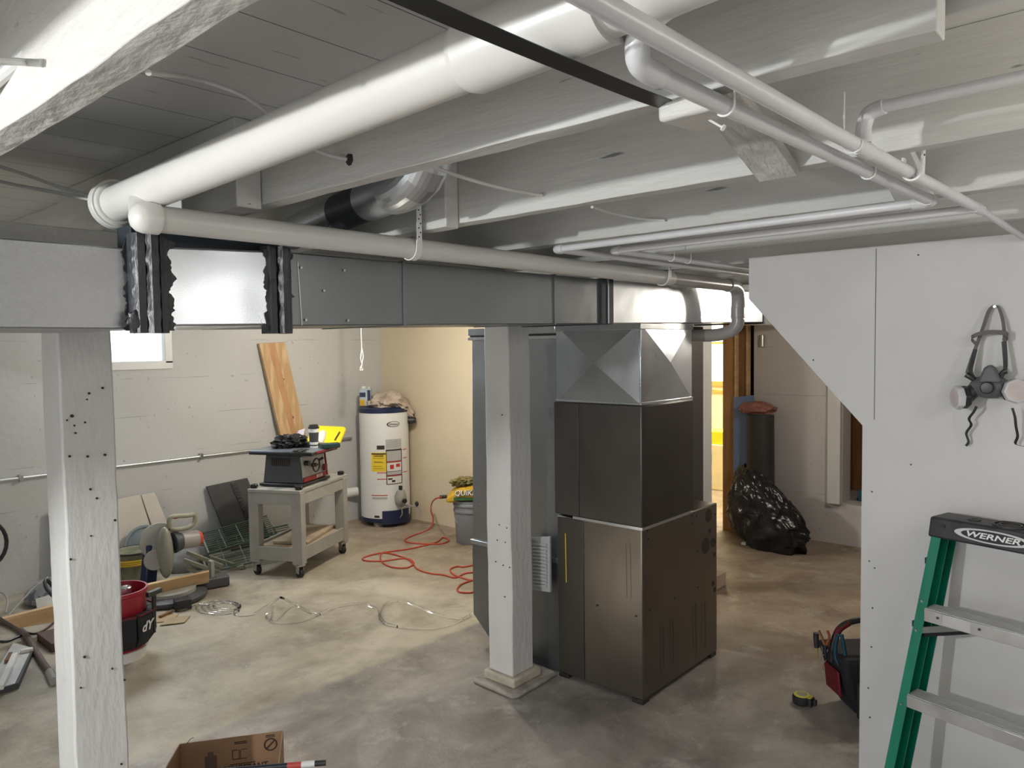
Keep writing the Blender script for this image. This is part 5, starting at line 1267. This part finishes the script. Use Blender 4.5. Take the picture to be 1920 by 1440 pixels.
text('QUIKRETE', qc+tag_*0.158+V((0, 0, 0.015))-sr*0.02, sr-V((0, 0, 0.0)), V((0, 0, 1))+tag_*-0.25, 0.062, PAPER, QB, bold=0.001, shear=0.2)
text('QUIKRETE', qc+tag_*0.1565+V((0.0, 0, 0.011))-sr*0.017, sr, V((0, 0, 1))+tag_*-0.25, 0.062, INK, QB, bold=0.003, shear=0.2, name='lettering_shadow')
MB().obb(qc+tag_*0.140+V((0, 0, -0.038))-sr*0.05, sr*0.12, V((0, 0, 0.014)), tag_*0.012).build('green_band', QGRN, QB, bev=0.004)
MB().blob(qc+V((0, 0, 0.085))-sr*0.10, (0.11, 0.08, 0.035), 13, 0.5, 2.2, 40, 24, sharp=True).build('folded_top', mat('bag_fold_mix', (0.42, 0.33, 0.12), 0.6, vary=0.4, vscale=14, col2=(0.08, 0.12, 0.05)), QB)

# ------------------------------------------------------------------ cord and tubing
def floorpath(pts, z): return [fl(x, y, z) for x, y in pts]
cordp = [(803, 993), (772, 1005), (759, 1013), (773, 1018), (823, 1020), (842, 1013), (830, 1008), (817, 1017), (773, 1028), (713, 1037), (683, 1045), (684, 1051), (717, 1052), (760, 1047), (776, 1056), (760, 1065), (730, 1062), (714, 1050), (717, 1037), (740, 1040), (767, 1050), (783, 1067), (807, 1075), (833, 1078), (853, 1083), (872, 1075), (888, 1073), (905, 1070), (900, 1058), (870, 1063), (857, 1062), (844, 1068), (852, 1078), (875, 1086), (895, 1092), (890, 1109), (867, 1111), (857, 1106), (866, 1095), (895, 1085)]
EC = thing('extension_cord', 'orange-red extension cord looped over the floor before the bucket', 'cord', fl(780, 1050))
MB().tube([at(829, 932, 1, 4.72), at(817, 935, 1, 4.78), at(810, 943, 0, 4.72), at(808, 957, 0, 4.73), at(812, 975, 0, 4.74)]+floorpath(cordp, 0.006), 0.0062, 10, 6).build('cord', REDC, EC)
MB().tube([at(838, 931, 1, 4.70), at(824, 932, 1, 4.74)], 0.015, 12).build('plug', BLACKM, EC)
VT = thing('clear_tubing', 'clear vinyl tubing snaking across the floor toward the return duct', 'tubing', fl(600, 1140))
loops = []
for k in range(4):
    cx, cy, ra2, rb2 = 408+6*k, 1139-k, 40-5*k, 13-2*k
    loops += [(cx+ra2*math.cos(t), cy+rb2*math.sin(t)) for t in [2*math.pi*j/9+0.4 for j in range(9)]]
tp = floorpath([(322, 1128), (318, 1138), (328, 1146), (350, 1143), (372, 1133)]+loops+[(440, 1152), (473, 1152), (498, 1138)], 0.008)
tp += [fl(514, 1128, 0.03), fl(524, 1121, 0.12), fl(529, 1121, 0.14), fl(537, 1125, 0.10), fl(548, 1131, 0.03)]
tp += floorpath([(560, 1136), (593, 1152), (623, 1140), (673, 1132), (707, 1142), (715, 1160), (730, 1172), (793, 1179), (840, 1173), (870, 1160), (889, 1147)], 0.008)
MB().tube(tp, 0.0075, 10, 5).build('tube', TUBING, VT)
tag(MB().tube(floorpath([(889, 1152), (870, 1159), (850, 1159), (807, 1147), (760, 1128), (730, 1128), (714, 1145), (712, 1157), (722, 1168), (745, 1175)], 0.008), 0.0075, 10, 5).build('clear_tubing', TUBING), 'loop of clear vinyl tubing lying nearest the return duct', 'tubing')
tag(MB().tube(floorpath([(500, 1150), (502, 1160), (520, 1168), (560, 1166), (600, 1152)], 0.008), 0.0075, 10, 5).build('clear_tubing', TUBING), 'shallow clear tubing bend in front of the saw cart', 'tubing')

# ------------------------------------------------------------------ miter saw and clutter, left
MS = thing('miter_saw', 'old grey-green miter saw with red-ended motor on the floor', 'miter saw', (2.2, 5.05, 0))
mc = V((2.20, 5.12, 0))
MB().lathe([(0.22, 0.0), (0.24, 0.01), (0.24, 0.035), (0.20, 0.05)], mc, 40).build('base', DKGREY, MS, bev=0.004)
MB().lathe([(0.17, 0.05), (0.17, 0.072), (0.15, 0.075)], mc, 40).build('turntable', CARTG, MS)
wa = fl(420, 1112)
MB().bar(mc+V((0.0, 0.1, 0.04)), V((2.62, 5.12, 0.04)), 0.13, 0.07).build('base_wing', DKGREY, MS, bev=0.008)
MB().bar(mc+V((0.0, 0.1, 0.04)), V((1.88, 5.38, 0.04)), 0.13, 0.07).build('base_wing', DKGREY, MS, bev=0.008)
MB().obb(fl(342, 1132, 0.035), (0.05, -0.01, 0), (0.01, 0.04, 0), (0, 0, 0.035)).build('miter_lever', BLACKM, MS, bev=0.006)
yy = 5.2
g3 = lambda px, py, y=yy: at(px, py, 1, y)
gdx = V((0.93, 0.36, 0)).normalized()
gcn = g3(310, 1036)
MB().blob(gcn, (0.05, 0.07, 0.18), 1, 0.02, 1, 40, 26).build('blade_guard', mat('guard_grey_green', (0.27, 0.27, 0.22), 0.35), MS)
MB().cyl(g3(300, 1015, yy+0.05), g3(300, 1015, yy+0.08), 0.13, n=40).build('upper_guard', CARTG, MS, bev=0.006)
MB().cyl(g3(290, 1050, yy+0.02), g3(290, 1050, yy+0.04), 0.07, n=30).build('lower_guard', CARTG, MS, bev=0.004)
MB().cyl(g3(325, 1018), g3(340, 1014), 0.075, 0.06, n=28).build('gearbox', DKGREY, MS, bev=0.006)
MB().cyl(g3(338, 1014), g3(370, 1010), 0.060, n=28).build('motor', mat('motor_grey', (0.36, 0.34, 0.31), 0.45), MS, bev=0.008)
MB().cyl(g3(369, 1010), g3(377, 1009), 0.060, 0.045, n=28).build('motor_end', mat('red_motor_cap', (0.62, 0.07, 0.04), 0.4), MS, bev=0.008)
hp = [g3(318, 990), g3(318, 972), g3(330, 968), g3(350, 967), g3(365, 966), g3(363, 982), g3(350, 990), g3(330, 993), g3(318, 990)]
MB().tube(hp, 0.016, 12, 4).build('handle', OLIVE, MS)
MB().obb(g3(329, 969), (0.014, 0, 0), (0, 0.014, 0), (0, 0, 0.012)).build('lock_button', REDP, MS, bev=0.003)
MB().bar(mc+V((-0.08, 0.16, 0.05)), gcn+V((-0.05, 0.1, 0.05)), 0.06, 0.10).build('arm', NAVY, MS, bev=0.01)

tag(MB().prism([fl(244, 1104, 0.16), fl(392, 1072, 0.15), fl(392, 1092, 0.06), fl(270, 1122, 0.06)], (0.02, 0.04, 0)).build('pine_offcut', PINEH, bev=0.002), 'pine offcut lying across the miter saw base', 'board', 'pine offcuts on the floor')
tag(MB().prism([at(6, 1160, 1, 5.05), at(110, 1134, 1, 5.05), at(110, 1165, 1, 5.05), at(36, 1178, 1, 5.05)], (0.0, 0.04, 0)).build('pine_offcut', PINEH, bev=0.002), 'pine board on edge left of the nearest post, by the newspapers', 'board', 'pine offcuts on the floor')
tag(MB().box(1.36, 4.72, 0, 1.75, 4.98, 0.05).build('brown_board', mat('dark_red_board', (0.10, 0.055, 0.045), 0.6), bev=0.003), 'dark reddish board flat on the floor behind the nearest post', 'board')
for k, (q, r_, lab) in enumerate((((308, 1162), 0.1, 'flat square of tan cardboard on the floor by the red tool bucket'), ((330, 1166), 0.09, 'second flat piece of tan cardboard, nearer the clear tubing'))):
    p = fl(*q); tag(MB().prism([p+V((-0.1, 0, 0.002+k*0.003)), p+V((0.02, -0.07, 0.002+k*0.003)), p+V((0.10, 0.02, 0.002+k*0.003)), p+V((-0.01, 0.08, 0.002+k*0.003))], (0, 0, 0.004)).build('cardboard_scrap', mat('tan_card%d' % k, (0.45-0.05*k, 0.32, 0.19), 0.8)), lab, 'cardboard', 'cardboard scraps')
tag(MB().bar(fl(300, 1157, 0.012), fl(322, 1146, 0.012), 0.02, 0.015).build('wood_chip', OLDW), 'small brown wood stick on the tan cardboard', 'stick')

LDx = thing('round_cover', 'round blue-grey bucket lid leaning against the beige board', 'lid', (2.35, 5.9, 0))
lc = at(272, 1022, 1, 5.88); la = V((-0.1, -1, 0.25)).normalized()
MB().lathe([(0.148, 0), (0.152, 0.008), (0.148, 0.018), (0.135, 0.018), (0.130, 0.008)], lc, 44, la).build('lid', LIDB, LDx)
MB().lathe([(0.128, 0.0085), (0.125, 0.0105)], lc, 40, la).build('inner_disc', mat('lid_disc', (0.18, 0.22, 0.24), 0.5), LDx)
CB = thing('cord_bucket', 'low dark-rimmed tub with a yellow cord coiled around it', 'tub', (2.15, 5.45, 0))
tb_ = fl(248, 1100)+V((0.05, 0.08, 0))
MB().lathe([(0.12, 0), (0.14, 0.20), (0.145, 0.235), (0.135, 0.245), (0.120, 0.235)], tb_, 36).build('tub', mat('olive_tub', (0.16, 0.17, 0.10), 0.6, vary=0.4, vscale=12), CB)
for k in range(3):
    MB().tube([tb_+V((0.148*math.cos(t), 0.148*math.sin(t), 0.165+k*0.014)) for t in [2*math.pi*j/30 for j in range(31)]], 0.008, 8).build('cord_coil', mat('yellow_cord%d' % k, (0.62, 0.42, 0.03), 0.5), CB)
MB().tube([tb_+V((0.142*math.cos(t), 0.142*math.sin(t), 0.243)) for t in [2*math.pi*j/30 for j in range(31)]], 0.007, 8).build('rim', BLACKM, CB)

# wire shelving heap
WG = 'green wire shelf panels piled on the floor'
def wirepanel(o, ux, uy, nx, ny, label):
    t = thing('wire_shelf', label, 'wire shelf', o, WG)
    mb = MB(); o = V(o); ux = V(ux); uy = V(uy)
    for i in range(nx+1): mb.cyl(o+ux*i/nx, o+ux*i/nx+uy, 0.004 if 0 < i < nx else 0.007, n=6)
    mb.build('long_wires', GREENW, t); mb = MB()
    for j in range(ny+1): mb.cyl(o+uy*j/ny, o+uy*j/ny+ux, 0.003 if 0 < j < ny else 0.007, n=6)
    mb.build('cross_wires', CARTG, t)
wirepanel((2.62, 5.42, 0.02), (0.10, 0.36, 0.14), (0.75, -0.10, 0.03), 12, 5, 'green wire shelf panel lying flat under the saw cart side')
wirepanel((2.72, 5.60, 0.12), (0.06, 0.25, 0.10), (0.62, 0.05, 0.03), 10, 4, 'green wire shelf panel tilted on top of the pile')
RLs = thing('folded_frame', 'grey-green folded metal frame legs beside the wire shelves', 'frame', (2.7, 5.5, 0))
for (a, b) in (((345, 1050), (415, 1075)), ((352, 1065), (405, 1092)), ((350, 1035), (418, 1062)), ((395, 1045), (470, 1070)), ((392, 1080), (458, 1062))):
    MB().bar(at(a[0], a[1], 1, 5.55), at(b[0], b[1], 1, 5.35), 0.02, 0.03).build('bar', OLIVE, RLs, bev=0.003)
tag(MB().prism([at(358, 1036, 1, 5.75), at(470, 1012, 1, 5.75), at(470, 1022, 1, 5.75), at(362, 1047, 1, 5.75)], (0, 0.06, 0)).build('green_plank', mat('green_red_plank', (0.10, 0.13, 0.08), 0.6, col2=(0.22, 0.12, 0.08))), 'long green and reddish plank on top of the wire shelves', 'board')
tag(MB().blob(at(355, 1055, 1, 5.70), (0.16, 0.10, 0.14), 17, 0.12, 2, 40, 26).build('grey_sack', mat('grey_sack', (0.22, 0.22, 0.22), 0.7)), 'rounded grey sack behind the miter saw motor', 'sack')
tag(MB().box(2.50, 5.12, 0.0, 2.525, 5.17, 0.19).build('grey_stake', CARTG), 'short grey wooden stake standing beside the pine offcut', 'stake')

# red tool bucket behind the nearest post
RB = thing('tool_bucket', 'red bucket wrapped in a black tool organiser behind the nearest post', 'tool bucket', (1.6, 4.36, 0))
rc = V((1.585, 4.36, 0))
MB().lathe([(0.125, 0), (0.130, 0.01), (0.150, 0.36), (0.156, 0.365), (0.156, 0.385), (0.146, 0.385), (0.12, 0.10)], rc, 44).build('bucket', mat('red_bucket_plastic', (0.33, 0.012, 0.03), 0.4), RB)
MB().lathe([(0.134, 0.0), (0.138, 0.03), (0.150, 0.06)], rc, 44).build('white_base', WHITEP, RB)
for k, t in enumerate((-2.9, -2.3, -1.7, -1.1, -0.5, 0.1)):
    d = V((math.cos(t), math.sin(t), 0)); s_ = V((-d.y, d.x, 0))
    MB().add([rc+d*0.145-s_*0.045+V((0, 0, 0.07)), rc+d*0.145+s_*0.045+V((0, 0, 0.07)), rc+d*0.19+s_*0.05+V((0, 0, 0.13)), rc+d*0.19-s_*0.05+V((0, 0, 0.13)), rc+d*0.185+s_*0.052+V((0, 0, 0.26)), rc+d*0.185-s_*0.052+V((0, 0, 0.26)), rc+d*0.14+s_*0.05+V((0, 0, 0.26)), rc+d*0.14-s_*0.05+V((0, 0, 0.26))],
             [(0, 1, 2, 3), (3, 2, 4, 5), (5, 4, 6, 7), (1, 6, 4, 2), (0, 3, 5, 7), (0, 7, 6, 1)]).build('pocket', BAGC, RB, bev=0.01)
    MB().bar(rc+d*0.188-s_*0.05+V((0, 0, 0.262)), rc+d*0.188+s_*0.05+V((0, 0, 0.262)), 0.006, 0.008).build('red_piping', RED, RB)
lg = thing('tmp', '', '') if False else None
dT = V((-0.32, -0.947, 0)); sT = V((0.947, -0.32, 0))
text('dY', rc+V((math.cos(-1.1), math.sin(-1.1), 0))*0.192+V((0, 0, 0.19)), V((-math.sin(-1.1), math.cos(-1.1), 0)), (0.0, 0, 1), 0.07, PAPER, RB, shear=0.3, bold=0.002, name='white_emblem')
# tools in it
t = thing('metal_can', 'silver rimmed can inside the red tool bucket', 'can', rc+V((0.04, -0.03, 0.2)))
MB().lathe([(0.035, 0.12), (0.035, 0.40), (0.030, 0.405), (0.028, 0.395), (0.01, 0.392)], rc+V((0.02, -0.06, 0)), 24).build('can', STEEL, t)
t = thing('screwdriver', 'black handled tool sticking up from the red tool bucket', 'screwdriver', rc+V((-0.02, 0.0, 0.3)))
MB().cyl(rc+V((0.0, -0.02, 0.15)), rc+V((-0.01, -0.02, 0.40)), 0.006, n=10).build('shaft', STEEL, t); MB().cyl(rc+V((-0.01, -0.02, 0.38)), rc+V((-0.015, -0.02, 0.50)), 0.016, n=14).build('handle', BLACKM, t)
t = thing('hammer', 'hammer with dark grip in the outer pocket of the red tool bucket', 'hammer', rc+V((0.16, -0.09, 0.15)))
hd = rc+V((0.15, -0.10, 0))
MB().cyl(hd+V((0, 0, 0.12)), hd+V((0.01, 0, 0.33)), 0.012, n=12).build('grip', BLACKM, t); MB().obb(hd+V((0.01, 0, 0.345)), (0.045, 0.02, 0), (-0.006, 0.012, 0), (0, 0, 0.014)).build('hammer_head', DKSTEEL, t, bev=0.004)

# newspapers
NP = thing('newspaper_bag', 'plastic wrapped bundle of printed papers on the floor at the back wall', 'papers', (1.6, 5.75, 0))
nc = V((1.66, 5.72, 0))
MB().lathe([(0.10, 0.0), (0.155, 0.02), (0.165, 0.05), (0.14, 0.09), (0.08, 0.14), (0.02, 0.16)], nc, 30).build('wrap', mat('cloudy_plastic', (0.45, 0.46, 0.47), 0.3, vary=0.3, vscale=20, col2=(0.12, 0.12, 0.14), mix=(0.5, 0.55)), NP, sharp=20)
MB().obb(nc+V((-0.03, -0.155, 0.055)), (0.11, 0.02, 0), (0, 0.003, 0), (0, 0.01, 0.03)).build('front_page', PAPER, NP)
text('EN', nc+V((-0.01, -0.163, 0.07)), (1, 0.15, 0), (0, 0.2, 1), 0.034, INK, NP, bold=0.001)
MB().obb(nc+V((0.03, -0.160, 0.040)), (0.03, 0.005, 0), (0, 0.002, 0), (0, 0.003, 0.012)).build('photo_print', INK, NP)
MB().obb(nc+V((-0.05, -0.162, 0.040)), (0.03, 0.005, 0), (0, 0.002, 0), (0, 0.003, 0.012)).build('photo_print', GREYL, NP)
tag(MB().tube([at(98, 1098, 1, 5.6), at(88, 1088, 1, 5.6), at(84, 1092, 1, 5.58), at(88, 1105, 1, 5.5), at(100, 1118, 1, 5.4)], 0.012, 10, 5).build('black_cable', BLACKM), 'black cable looped beside the wrapped papers', 'cable')
tag(MB().tube([at(-20, 1105, 1, 5.7), at(8, 1114, 1, 5.6), at(14, 1130, 1, 5.4), at(10, 1150, 1, 5.2)], 0.006, 8, 5).build('grey_wire', CARTG), 'thin grey wire arching at the left edge of the floor', 'wire')
tag(MB().tube([at(16, 1154, 1, 5.3), at(60, 1105, 1, 5.6), at(90, 1082, 1, 5.7)], 0.005, 8).build('grey_stick', CARTG), 'thin grey stick lying over the wrapped papers', 'stick')
BC = thing('brown_hose', 'brown hose with metal end running across the floor at far left', 'hose', fl(60, 1200))
MB().tube([fl(-30, 1150, 0.02), fl(0, 1162, 0.02), fl(25, 1172, 0.02), fl(48, 1190, 0.02), fl(66, 1220, 0.015), fl(82, 1245, 0.015), fl(95, 1262, 0.015)], 0.017, 12, 5).build('hose', mat('brown_rubber', (0.13, 0.095, 0.08), 0.6), BC)
MB().cyl(fl(93, 1260, 0.016), fl(102, 1278, 0.016), 0.022, n=16).build('fitting', CARTG, BC, bev=0.003)
tag(MB().tube(floorpath([(20, 1175), (60, 1188), (85, 1180), (103, 1165)], 0.006), 0.006, 8, 5).build('dark_wire', mat('dark_red_wire', (0.07, 0.03, 0.025), 0.5)), 'dark red wire curving under the leftmost pine board', 'wire')
tag(MB().tube(floorpath([(-15, 1200), (10, 1203), (30, 1196), (45, 1190)], 0.006), 0.007, 8, 5).build('black_wire', BLACKM), 'short black cord on the floor left of the brown hose', 'cord')
TRy = thing('paint_tray', 'dusty metal paint tray with white handles on the floor at far left', 'tray', fl(30, 1270))
q = [fl(-35, 1310), fl(28, 1292), fl(62, 1222), fl(25, 1212)]
MB().prism([p+V((0, 0, 0.005)) for p in q], (0, 0, 0.02)).build('tray', ALUW, TRy, bev=0.004)
MB().prism([q[0]+V((0, 0, 0)), q[1], q[2], q[2]+V((0.01, 0, 0)), q[1]+V((0.015, -0.01, 0)), q[0]+V((0, -0.02, 0))], (0, 0, 0.03)).build('rim', DKGREY, TRy, bev=0.002)
MB().bar(fl(0, 1290, 0.04), fl(28, 1228, 0.04), 0.03, 0.025).build('white_handle', WHITEP, TRy, bev=0.004)
MB().bar(fl(38, 1222, 0.034), fl(62, 1217, 0.034), 0.03, 0.02).build('white_edge', WHITEP, TRy, bev=0.004)
MB().bar(fl(12, 1240, 0.035), fl(20, 1225, 0.035), 0.018, 0.015).build('brush_stub', OLDW, TRy)
# hanging black coil at left edge
tag(MB().tube([at(-30+0, 1022, 1, 5.97)+V((0.13*math.cos(t), 0, 0.16*math.sin(t))) for t in [2*math.pi*k/24 for k in range(25)]], 0.013, 10).build('black_hoop', BLACKM), 'black hoop hanging on the back wall at the left edge', 'hoop')
# small white stub pipe low on back wall, and pipe behind heater
tag(MB().cyl(at(645, 925, 1, 6.06), at(672, 921, 1, 6.0), 0.045, n=24).build('wall_stub_pipe', WHITEP, bev=0.012), 'white capped pipe stub low on the back wall left of the heater', 'pipe')

# ------------------------------------------------------------------ cardboard box, bottom
CX = thing('cardboard_box', 'open brown cardboard box at the bottom of the photo', 'box', (1.3, 2.5, 0))
a = V((1.183, 2.714, 0)); b = V((1.482, 2.506, 0)); e = (b-a).normalized(); nb = V((-e.y, e.x, 0));
if nb.dot(a) > 0: nb = -nb                                 # towards the camera
H = 0.25; th = 0.004; LN = (b-a).length; DP = 0.30
def wallp(p, q_, z0=0.0, z1=H, name='side_panel'):
    return MB().bar((p+q_)/2*0+p+V((0, 0, (z0+z1)/2)), q_+V((0, 0, (z0+z1)/2)), th, z1-z0).build(name, CARDB, CX)
wallp(a, b, name='printed_panel')
a2 = a+nb*DP-e*0.03; b2 = b+nb*DP
wallp(a, a2, 0, H-0.0, 'side_panel'); wallp(b, b2, 0, H, 'side_panel')
wallp(a2, b2, 0, 0.17, 'near_panel')
MB().add([a+V((0, 0, 0.002)), b+V((0, 0, 0.002)), b2+V((0, 0, 0.002)), a2+V((0, 0, 0.002)), a+V((0, 0, 0.006)), b+V((0, 0, 0.006)), b2+V((0, 0, 0.006)), a2+V((0, 0, 0.006))], [(3, 2, 1, 0), (4, 5, 6, 7), (0, 1, 5, 4), (1, 2, 6, 5), (2, 3, 7, 6), (3, 0, 4, 7)]).build('bottom_panel', CARDB, CX)
def on(u, z, o=0.003): return a+e*u*LN+V((0, 0, z))+nb*o
# no-cutting mark
ringp = [on(0.875, 0.205)+e*0.022*math.cos(t)+V((0, 0, 0.022*math.sin(t))) for t in [2*math.pi*k/28 for k in range(29)]]
MB().tube(ringp, 0.0026, 6).bar(on(0.875, 0.205)-e*0.014-V((0, 0, 0.014)), on(0.875, 0.205)+e*0.014+V((0, 0, 0.014)), 0.004, 0.002, nb).build('prohibition_mark', INK, CX)
for z in (0.240, 0.234): MB().bar(on(0.83, z), on(0.92, z), 0.003, 0.001, nb).build('small_print', INK, CX)
for z in (0.222, 0.216): MB().bar(on(0.52, z+0.008), on(0.64, z+0.008), 0.003, 0.001, nb).build('small_print', INK, CX)
mb = MB(); u0, u1, z0, z1 = 0.50, 0.64, 0.165, 0.20
for (p, q_) in (((u0, z0), (u1, z0)), ((u0, z1), (u0+0.05, z1)), ((u0, z0), (u0, z1)), ((u1, z1), (u1-0.05, z1)), ((0.565, z0), (0.565, z1)), ((0.58, z0), (0.58, z1))): mb.bar(on(*p), on(*q_), 0.0022, 0.001, nb)
mb.build('diagram', INK, CX)
MB().obb(on(0.29, 0.155), e*0.021, nb*0.0006, V((0, 0, 0.035))).obb(on(0.29, 0.198), e*0.010, nb*0.0006, V((0, 0, 0.006))).build('tank_pictogram', mat('faded_print', (0.13, 0.085, 0.06), 0.8), CX)
text('REFRIGERANT', on(0.60, 0.130), e, (0, 0, 1), 0.028, INK, CX, bold=0.0006)
MB().bar(on(0.47, 0.146), on(0.72, 0.146), 0.003, 0.001, nb).build('rule_line', INK, CX)
tag(MB().tube([fl(350, 1396, 0.25), fl(355, 1388, 0.262), fl(360, 1384, 0.268), fl(363, 1383, 0.266)], 0.0012, 6, 3).build('stray_wire', DKSTEEL), 'tiny bent wire poking up behind the cardboard box edge', 'wire')
TL = thing('marker_tool', 'black cylindrical tool with red and white bands lying across the box', 'tool', (1.3, 2.2, 0.25))
ta, tb2 = fl(400, 1447, 0.262), fl(611, 1430, 0.262)
def tm(s_): return ta+(tb2-ta)*s_
MB().cyl(tm(-0.6), tm(0.655), 0.010, n=20).build('shaft', mat('blue_black_shaft', (0.015, 0.018, 0.028), 0.35), TL)
MB().cyl(tm(0.655), tm(0.78), 0.0105, n=20).build('red_band', mat('red_band_plastic', (0.45, 0.06, 0.05), 0.4), TL)
MB().cyl(tm(0.78), tm(0.90), 0.0105, n=20).build('white_band', PAPER, TL)
MB().cyl(tm(0.90), tm(1.0), 0.0098, n=20).build('black_tip', BLACKM, TL)
